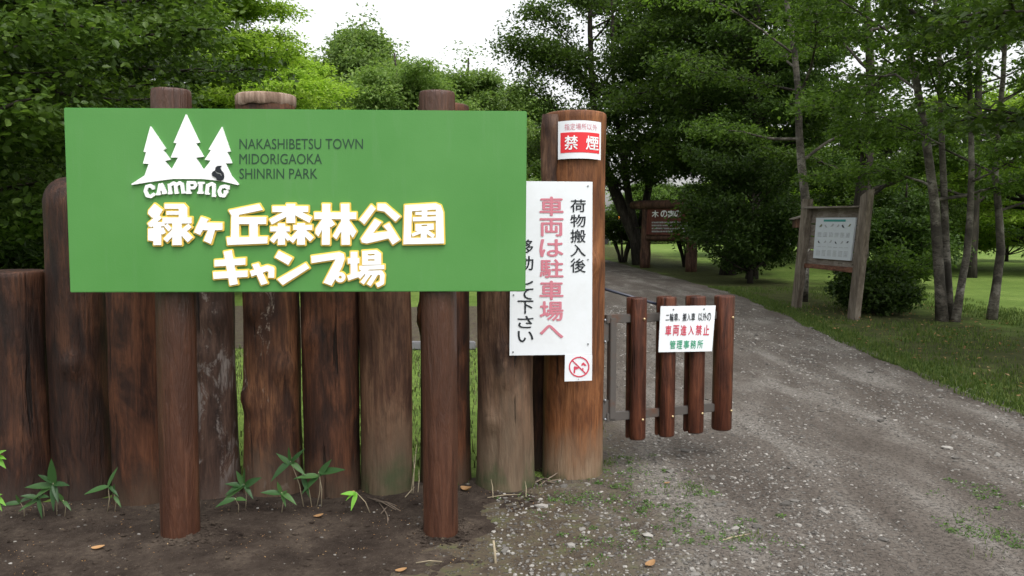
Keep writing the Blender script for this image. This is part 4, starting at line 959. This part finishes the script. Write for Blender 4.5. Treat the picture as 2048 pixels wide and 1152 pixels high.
for k, (x, y, H, c, lab) in enumerate([(9.6, 19.5, 2.6, 1.3, 'dark bush on the lawn close behind the plank board'), (12.2, 25, 3.2, 1.7, 'spreading bush in the middle of the lawn between plank board and birches'), (9.2, 29, 3.0, 1.6, 'dark bush on the lawn seen between the two boards'), (16.8, 21.5, 2.8, 1.7, 'leafy bush on the lawn right of the single birch'), (20.5, 33, 3.2, 2.4, 'broad bush far on the lawn behind the birch clump')]):
    tree('shrub', lab, x, y, H, c, .35, 20, .11, 24, .38, LM if k % 2 else LD, BK, 61 + k, r0=.05, up=.85, flat=.8, tilt=1.0, cat='shrub')
# the wood that closes the view
far = tree('wood_tree', 'dark green tree in the far wood behind the lawns', 24, 58, 6.6, 3.9, .5, 60, .24, 46, .95, LM, BK, 51, r0=.3, up=.08, flat=.5, prof='round', group='trees of the far wood')
far2 = tree('wood_tree', 'dark green tree in the far wood behind the lawns', 31, 56, 6.2, 3.9, .4, 60, .24, 46, .95, LM, BK, 52, r0=.3, up=.06, flat=.5, prof='flat', group='trees of the far wood')
rd = random.Random(4)
for i, (x, y, s) in enumerate([(38, 58, .6), (45, 55, .62), (18, 62, .62), (11, 66, .8), (52, 60, .8), (27, 70, .6), (34, 72, .65), (-14, 62, 1.3), (-20, 56, 1.4), (-27, 52, 1.4), (-34, 48, 1.5), (-15, 36, 1.2), (-22, 33, 1.4), (-13.5, 24, 1.1), (-17, 19, 1.2), (4, 74, 1.1), (-3, 72, 1.0), (-12, 16.5, .9), (15, 74, .9), (22, 66, .8), (42, 64, .8)]):
    copy_tree(far if i % 2 else far2, x, y, rd.uniform(0, 6.28), (s, s, s * rd.uniform(.85, 1.0)))

# ------------------------------------------------------------------ loose stones, grass, weeds
def stuff(name, V, Fs, m, label, cat):
    o = link(name, npmesh(name, V, Fs, False), m, None, (0, 0, 0)); return tag(o, label, cat, None, 'stuff')
bm = bmesh.new(); bmesh.ops.create_icosphere(bm, subdivisions=1, radius=1); bm.verts.index_update()
IV = np.array([v.co[:] for v in bm.verts]); IF = np.array([[v.index for v in f.verts] for f in bm.faces]); bm.free()
PV, PF, off = [], [], 0
g = np.random.default_rng(21)
def dens(x, y):
    n = noise.noise(Vector(((x - .22 * y) * 1.1, y * .25, 4))) + .5 * noise.noise(Vector((x * 2.3, y * 1.4, 8)))
    return .42 + 1.6 * n
cnt = 0
while cnt < 9500:
    d = 3.1 + 11.5 * g.random() ** 1.7; x = g.uniform(-.1, 4.3)
    if x > pr(d) + .2 or x < pl_(d) - .1 or x > d * .72: continue
    edge = 1.2 if x < 1.5 and d < 5.6 else 0
    if g.random() > dens(x, d) + edge + (.5 if x > pr(d) - .4 else 0): continue
    sz = .0032 + .0055 * g.random() ** 2.5 + (.020 * g.random() ** 1.6 if g.random() < .035 else 0) + .0006 * d
    s = sz * np.array([g.uniform(.8, 1.5), g.uniform(.7, 1.2), g.uniform(.4, .8)]); a = g.uniform(0, 6.28)
    v = IV * (1 + .22 * g.normal(size=(12, 1))) * s; c, sn = math.cos(a), math.sin(a)
    v = np.stack([v[:, 0] * c - v[:, 1] * sn + x, v[:, 0] * sn + v[:, 1] * c + d, v[:, 2] + max(pathz(x, d), soilz(x, d) if d < 5 else 0) + sz * .12], 1)
    PV.append(v); PF.append(IF + off); off += 12; cnt += 1
for k in range(260):                                               # crumbs in the bare soil
    x, d = g.uniform(-2.6, .6), g.uniform(3.1, 4.6)
    if d > fence_y(x): continue
    sz = .003 + .005 * g.random() ** 2; v = IV * (1 + .2 * g.normal(size=(12, 1))) * sz * np.array([1.2, 1, .6])
    PV.append(v + np.array([x, d, soilz(x, d) + sz * .15])); PF.append(IF + off); off += 12
stuff('gravel', np.concatenate(PV), np.concatenate(PF), M['stone'], 'loose grey and pale pebbles scattered over the gravel path and its edges', 'gravel')

def blades(P, h, g, w=.0035, lean=.5):
    n = len(P); a = g.uniform(0, 6.28, n); H = h * g.uniform(.5, 1.25, n); l = lean * g.random(n) * H
    t = np.stack([np.cos(a), np.sin(a), 0 * a], 1); b = np.stack([-np.sin(a), np.cos(a), 0 * a], 1) * (w * g.uniform(.7, 1.4, n))[:, None]
    m = P + t * (l * .35)[:, None] + np.array([0, 0, 1.]) * (H * .6)[:, None]; e = P + t * l[:, None] + np.array([0, 0, 1.]) * (H * .92)[:, None]
    V = np.stack([P - b, P + b, m + b * .8, m - b * .8, e], 1).reshape(-1, 3); i = np.arange(n)[:, None] * 5
    return V, np.concatenate([i + np.array([[0, 1, 2]]), i + np.array([[0, 2, 3]]), i + np.array([[3, 2, 4]])])
pts = []
while len(pts) < 27000:
    y = 4.2 + 15 * g.random() ** 1.5; e = pr(y); x = e - .12 + 4.5 * g.random() ** 1.5
    if x > y * .72 + .3: continue
    lit = noise.noise(Vector((x * .8, y * .5, 3))) + .6 * noise.noise(Vector((x * 2.6, y * 2.6, 5)))
    near = x - e
    if near > .35 and g.random() > .30 + 1.1 * lit + (.3 if near > 3 else 0): continue
    if near < .02 and g.random() > .55 + lit: continue
    pts.append((x, y, .0))
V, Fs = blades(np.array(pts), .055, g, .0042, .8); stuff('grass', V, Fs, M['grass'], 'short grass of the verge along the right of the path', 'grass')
pts = []
while len(pts) < 15000:
    y = g.uniform(4.55, 9.6); x = g.uniform(-7, .8)
    if y < fence_y(x) + .2 or x > pl_(y) + .15: continue
    pts.append((x, y, 0))
V, Fs = blades(np.array(pts), .06, g, .004, 1.0); stuff('grass', V, Fs, M['grass_dull'], 'grass behind the log fence, seen through the gaps', 'grass')
CV, CF, off = [], [], 0
for k in range(1500):
    if k < 420:
        cx, cy = ((-1.56, 3.72), (-.345, 3.78))[k % 2]; a = g.uniform(0, 6.28); q = .088 + abs(g.normal()) * .045; x, d = cx + q * math.cos(a), cy + q * math.sin(a)
    else: x, d = g.uniform(-2.7, .35), g.uniform(3.1, 4.5)
    if d > fence_y(x) - .0: continue
    sz = .003 + .010 * g.random() ** 3 + (.004 * g.random() if k < 420 else 0); v = IV * (1 + .3 * g.normal(size=(12, 1))) * sz * np.array([1.3, 1.1, .7])
    CV.append(v + np.array([x, d, soilz(x, d) + sz * .2])); CF.append(IF + off); off += 12
stuff('soil_clods', np.concatenate(CV), np.concatenate(CF), M['soil'], 'crumbly clods of dark soil lying on the bare ground and round the sign poles', 'soil clods')
# small weeds creeping in the gravel near the gate
C = []
for k in range(190):
    c = [(.62, 4.75, .25, .25), (.95, 4.35, .30, .22), (1.05, 3.75, .25, .25), (.30, 4.25, .25, .12), (.72, 4.15, .3, .3), (.45, 3.65, .3, .3), (2.25, 3.75, .12, .2), (2.6, 4.3, .2, .3)][k % 8]
    C.append((c[0] + g.normal() * c[2] * .6, c[1] + g.normal() * c[3] * .6, 0))
C = np.array([(x, y, pathz(x, y) + .006) for x, y, _ in C])
V, Fs = leaf_arrays(C, g.uniform(.02, .085, len(C)), 26, .0135, .14, .6, .6, g); stuff('creeping_weeds', V, Fs, M['weed'], 'small green weeds creeping over the gravel beside the gate post', 'weeds')
pts = []
for cx, cy, n in ((2.28, 3.72, 26), (2.35, 3.95, 16), (2.2, 3.5, 22), (.55, 4.85, 90), (1.0, 4.4, 60), (.5, 4.5, 50), (1.15, 3.7, 40), (.15, 4.5, 60), (-.35, 4.5, 30), (.7, 4.95, 60)):
    for k in range(n): pts.append((cx + g.normal() * .07, cy + g.normal() * .05, .012))
V, Fs = blades(np.array(pts), .032, g, .002, 1.3); stuff('grass', V, Fs, M['grass'], 'thin tufts of grass poking through the gravel near the gate', 'grass')

# ------------------------------------------------------------------ broad-leaved bamboo grass at the fence, fallen leaves, twigs
def lance(mb, base, d, L, w, droop, up=(0, 0, 1), n=7):
    """one long pointed leaf with a fold along its midrib"""
    d = np.array(d, float); d /= np.linalg.norm(d); s = np.cross(d, up); s = s / (np.linalg.norm(s) + 1e-9); nn = np.cross(s, d); vs = []
    for k in range(n):
        t = k / (n - 1); ww = w * .5 * (math.sin(math.pi * min(1, t * 1.0 + .04) ** .75) ** .8 if t < 1 else 0) + .0006
        p = np.array(base) + d * L * t - np.array([0, 0, 1.]) * droop * L * t * t
        vs += [p + s * ww + nn * ww * .28, p, p - s * ww + nn * ww * .28]
    mb.add(vs, [(3 * k + a, 3 * k + a + 1, 3 * k + a + 4, 3 * k + a + 3) for k in range(n - 1) for a in (0, 1)], True)
def bamboo(label, stems, m=M['sasa'], name='bamboo_grass', cat='plant'):
    """stems: (foot px, tip px, depth, [(angle in picture, towards camera, length m, droop)])"""
    f = stems[0]; p0 = at(f[0][0], f[0][1], f[2]); p0[2] = soilz(p0[0], p0[1])
    o = thing(name, label, cat, p0); ms, ml = MB(), MB()
    for foot, tip, Y, lv in stems:
        a = at(*foot, Y); a[2] = soilz(a[0], a[1]) - .02; b = at(*tip, Y - .03); mid = (a + b) / 2 + np.array([.01, 0, .01])
        ms.tube([a, mid, b], [.0028, .0024, .0016], 6)
        for an, tc, L, dr in lv:
            r = R(an); lance(ml, b - (b - a) * .12 * rng.random(), (math.cos(r), -tc, math.sin(r)), L * .98, L * .29, dr, (rng.normal() * .3, -.6, .8))
    obj('stem', ms, M['straw'], o); obj('leaves', ml, m, o); return o
bamboo('leafy bamboo grass clump against the short log stump', [((112, 1000), (106, 966), 4.0, [(88, .1, .15, 0), (174, .15, .14, .1), (8, .2, .10, .15), (135, .3, .09, .1), (200, .4, .11, .3), (-50, .6, .09, .3), (-75, .5, .11, .3)]), ((88, 1012), (76, 994), 3.98, [(150, .4, .09, .2), (200, .3, .10, .2), (-60, .5, .08, .4), (20, .3, .08, .2)]), ((48, 1018), (40, 1004), 3.98, [(170, .3, .09, .2), (30, .3, .08, .2), (100, .3, .06, .1)]), ((128, 1014), (126, 1000), 3.98, [(100, .3, .06, .1), (-20, .4, .06, .4)])])
bamboo('shaded sprig of bamboo grass left of the reddish log', [((213, 1005), (216, 972), 4.05, [(190, .2, .12, .12), (62, .0, .12, 0), (-20, .3, .07, .4)]), ((228, 1008), (228, 988), 4.05, [(80, .2, .07, .1), (-40, .3, .06, .3)])])
bamboo('bright green bamboo grass between the scarred log and the tallest log', [((490, 1000), (488, 968), 4.1, [(112, .1, .10, 0), (84, .1, .11, 0), (165, .3, .10, .05), (35, .2, .13, .1), (205, .4, .13, .25), (-35, .5, .08, .3), (190, .5, .10, .3)]), ((476, 1006), (470, 996), 4.05, [(188, .4, .10, .2), (15, .4, .08, .2)])])
bamboo('tallest bamboo grass, its thin stems rising before the two-toned log', [((608, 994), (581, 922), 4.12, [(142, .1, .10, -.05), (95, .1, .08, -.05), (42, .1, .11, -.05), (210, .4, .12, .35), (-28, .3, .10, .2)]), ((624, 992), (604, 948), 4.12, [(-60, .4, .10, .3), (180, .3, .05, .2)]), ((642, 990), (637, 944), 4.12, [(52, .1, .12, 0), (172, .4, .12, .1), (8, .1, .15, 0), (215, .4, .11, .25)]), ((632, 992), (640, 950), 4.13, [(30, .2, .05, .1)]), ((562, 1004), (563, 984), 4.05, [(165, .3, .11, .1), (105, .2, .07, 0), (-18, .4, .10, .25), (40, .3, .05, .1), (-60, .4, .06, .3)])])
bamboo('single light green seedling bent over at the mossy log foot', [((742, 1006), (712, 984), 4.05, [(165, .3, .09, .15), (250, .5, .08, .2), (200, .5, .06, .3)])], M['sasa_bright'])
bamboo('bright yellow-green sprig entering at the left edge of the stump', [((-30, 1030), (-16, 900), 3.7, [(28, .2, .10, .05), (0, .3, .09, .1), (-30, .3, .10, .15), (60, .2, .09, 0)]), ((-26, 1032), (-12, 985), 3.7, [(-20, .3, .08, .2), (-40, .3, .07, .2), (30, .3, .07, .1)])], M['sasa_bright'])

def fallen(label, px, py, L, az, m, curl=.25):
    p = ground(px, py); p[2] = max(soilz(p[0], p[1]) if p[1] < 4.7 and p[0] < 1 else 0, pathz(p[0], p[1]) if p[0] > pl_(p[1]) else 0) + .006
    mb = MB(); a = R(az); d = np.array([math.cos(a), math.sin(a), .12]); n = 7; s = np.array([-math.sin(a), math.cos(a), 0]); vs = []
    for k in range(n):
        t = k / (n - 1); w = L * .28 * math.sin(math.pi * (t * .94 + .03)) ** .7
        c = p + d * L * (t - .5) + np.array([0, 0, curl * L * (t - .5) ** 2 * 2])
        vs += [c + s * w + [0, 0, w * curl * 1.6], c, c - s * w + [0, 0, w * curl * .8]]
    mb.add(vs, [(3 * k + q, 3 * k + q + 1, 3 * k + q + 4, 3 * k + q + 3) for k in range(n - 1) for q in (0, 1)], True)
    return tag(obj('fallen_leaf', mb, m, None, p, None), label, 'leaf', 'fallen leaves on the ground')
fallen('orange fallen leaf on soil below the tallest bamboo grass', 637, 1038, .05, 20, M['dead_leaf'])
fallen('pale tan fallen leaf on soil left of the left sign pole', 196, 1101, .06, 5, M['dead_leaf'])
fallen('curled tan leaf lying just right of the right sign pole', 932, 986, .075, -35, M['dead_leaf'], .5)
fallen('pinkish tan leaf at the bottom edge in the gravel', 1300, 1140, .06, 40, M['dead_leaf'], .4)
fallen('small orange leaf behind the green seedling', 703, 996, .06, 70, M['dead_leaf'], .4)
fallen('flat tan leaf on soil at the bottom between the poles', 802, 1146, .05, 10, M['dead_leaf'])
fallen('small orange leaf in the weedy gravel below the gate', 1334, 974, .035, 0, M['dead_leaf'])
pts = []
for k in range(800):
    x, y = g.uniform(-2.6, .5), g.uniform(3.15, 4.4)
    if y < fence_y(x) - .02 and noise.noise(Vector((x * 2, y * 2, 11))) > -.15: pts.append((x, y, soilz(x, y) + .004))
V, Fs = leaf_arrays(np.array(pts), np.full(len(pts), .01), 1, .0085, .1, .25, .5, g); stuff('leaf_litter', V, Fs, M['dead_leaf'], 'tiny crumbs of dry leaf strewn over the bare soil', 'leaf litter')
pts = []
for k in range(500):
    y = g.uniform(6.5, 15); x = pr(y) + g.uniform(.2, 3.2); pts.append((x, y, .03))
V, Fs = leaf_arrays(np.array(pts), np.full(len(pts), .02), 1, .05, .2, .3, .5, g); stuff('leaf_litter', V, Fs, M['dead_leaf'], 'dry yellowish leaves strewn under the trees right of the path', 'leaf litter')

def sticks(name, label, segs, m, cat='twig', r=.003):
    p0 = ground(*segs[0][0]); o = None; mb = MB()
    for a, b, hz in segs:
        A, B = ground(*a), ground(*b); A[2] = max(0, soilz(A[0], A[1])) + .006; B[2] = max(0, soilz(B[0], B[1])) + .006 + hz
        mid = (A + B) / 2 + np.array([.004, .003, .006]); mb.tube([A, mid, B], [r, r * .9, r * .5], 6)
    return tag(obj(name, mb, m, None, p0), label, cat)
st = MB(); b = ground(992, 1132); b[2] = soilz(b[0], b[1]) - .03; t = at(987, 1081, b[1] + .02)
st.tube([b, (b + t) / 2 + np.array([.002, 0, 0]), t], [.006, .0055, .005], 8); st.tube([(b * .3 + t * .7), (b * .3 + t * .7) + np.array([.014, -.004, -.008])], [.003, .002], 5)
tag(obj('upright_stick', st, M['straw'], None, b), 'short pale stick standing upright in the soil right of the poles', 'stick')
sticks('dry_twigs', 'bundle of grey dry twigs lying before the mossy log', [((735, 1000), (792, 1028), .01), ((752, 1008), (790, 1022), .02), ((758, 1010), (778, 1046), .0), ((775, 1018), (762, 1040), .02), ((748, 1002), (800, 1030), .012), ((770, 1026), (776, 1052), 0)], M['twig'])
sticks('straw', 'thin pale straw lying on soil left of the upright stick', [((832, 1133), (884, 1132), .004)], M['straw'], 'straw', .0025)
sticks('dry_stick', 'long pale dry stick lying in the gravel at the lower right', [((1424, 1090), (1500, 1074), .01)], M['straw'], 'stick', .005)
sticks('dry_roots', 'dark tangle of dead roots at the gate post foot', [((1072, 968), (1110, 978), .03), ((1080, 962), (1100, 980), .05), ((1085, 972), (1122, 974), .04), ((1090, 960), (1070, 980), .03), ((1078, 976), (1116, 964), .05)], M['twig'], 'roots', .005)
sticks('dead_stalks', 'pale dead grass stalks between the mossy log and the right pole', [((822, 992), (834, 978), .24), ((826, 992), (828, 978), .18), ((810, 1000), (830, 986), .02), ((836, 990), (838, 980), .1)], M['straw'], 'stalks', .0025)
sticks('dead_stalks', 'thin pale stalks at the foot of the split knotty log', [((986, 1000), (982, 988), .07), ((975, 1000), (1040, 996), .008), ((1052, 998), (1050, 985), .05)], M['straw'], 'stalks', .0025)

# ------------------------------------------------------------------ far small things
nb = at(1592, 438, 15.5); box = thing('nest_box', 'small dark wooden nest box with grey lid on the kinked birch', 'nest box', nb)
obj('box_body', MB().bevbox(nb + np.array([-.03, -.16, -.08]), .14, .15, .18, .006), M['sign_wood'], box)
q = nb + np.array([-.03, -.17, .03]); ax = (np.array([.96, 0, .28]), np.array([0, 1, 0.]), np.array([-.28, 0, .96]))
obj('lid', MB().bevbox(q, .26, .24, .022, .003, ax), M['plank'], box)
cx, cy = at(1240, 460, 62)[0], 62
car = thing('parked_car', 'small white car parked beyond the lawn left of the brown log sign', 'car', (cx, cy, 0))
prof = [(-2.0, .35), (2.0, .35), (2.05, .75), (1.9, .95), (1.05, 1.0), (.55, 1.42), (-1.2, 1.45), (-1.85, 1.0), (-2.05, .85)]
for nm, pf, y0, y1, mm in (('body', prof, -.8, .8, 'car_white'),):
    vs = [(cx + x, cy + y0, z) for x, z in pf] + [(cx + x, cy + y1, z) for x, z in pf]; k = len(pf)
    obj(nm, MB().add(vs, [tuple(range(k)), tuple(range(2 * k - 1, k - 1, -1))] + [(i, k + i, k + (i + 1) % k, (i + 1) % k) for i in range(k)]), M[mm], car)
for w0, w1, tp0, tp1 in ((-1.55, -.35, -1.1, -.3), (-.25, .85, -.2, .5)):
    obj('window', MB().add([(cx + w0, cy - .812, 1.0), (cx + w1, cy - .812, 1.0), (cx + tp1, cy - .812, 1.36), (cx + tp0, cy - .812, 1.36)], [(0, 1, 2, 3)]), M['glass_dark'], car)
for wx in (-1.25, 1.25):
    for wy in (-.72, .72): obj('wheel', MB().tube([(cx + wx, cy + wy - .1, .32), (cx + wx, cy + wy + .1, .32)], .32, 16), M['rubber'], car)
def banner(label, px, py0, py1, Y, w):
    a, b = at(px, py1, Y), at(px, py0, Y); o = thing('banner', label, 'banner', (a[0], Y, 0))
    obj('banner_pole', MB().tube([(a[0] + w / 2, Y, 0), (a[0] + w / 2, Y, b[2] + .1)], .03, 8), M['post_white'], o)
    n = 8; vs = []
    for i in range(n + 1):
        z = a[2] + (b[2] - a[2]) * i / n
        for j in range(4): vs.append((a[0] - w / 2 + w * j / 3, Y + .06 * math.sin(i * .9 + j), z))
    obj('cloth', MB().add(vs, [(i * 4 + j, i * 4 + j + 1, i * 4 + j + 5, i * 4 + j + 4) for i in range(n) for j in range(3)], True), M['orange'], o)
banner('orange banner on a pole right beside the gate post far away', 1214, 441, 458, 58, .42); banner('small orange banner high above the parked white car', 1241, 433, 438, 58, .30)
for px, y0, y1, Y, lb in ((1578, 458, 494, 48, 'thin white and dark blue post on the lawn beside the plank board'), (1452, 478, 496, 46, 'thin white post on the lawn seen right of the brown sign')):
    a = at(px, y1, Y); b = at(px, y0, Y); o = thing('marker_post', lb, 'post', (a[0], Y, 0))
    obj('white_side', MB().bevbox((a[0] + .05, Y, b[2] / 2), .11, .12, b[2], .01), M['post_white'], o)
    obj('blue_side', MB().bevbox((a[0] - .075, Y, b[2] / 2 * .97), .13, .12, b[2] * .97, .01), M['post_blue'] if px > 1500 else M['bark'], o)
a = at(828, 693, 9.6)
mb = MB().bevbox((a[0], 9.55, .05), 1.5, .14, .09, .012); tag(obj('kerb_block', mb, M['kerb'], None, (a[0], 9.55, 0)), 'pale grey kerb block on grass behind the fence, seen through a gap', 'kerb')
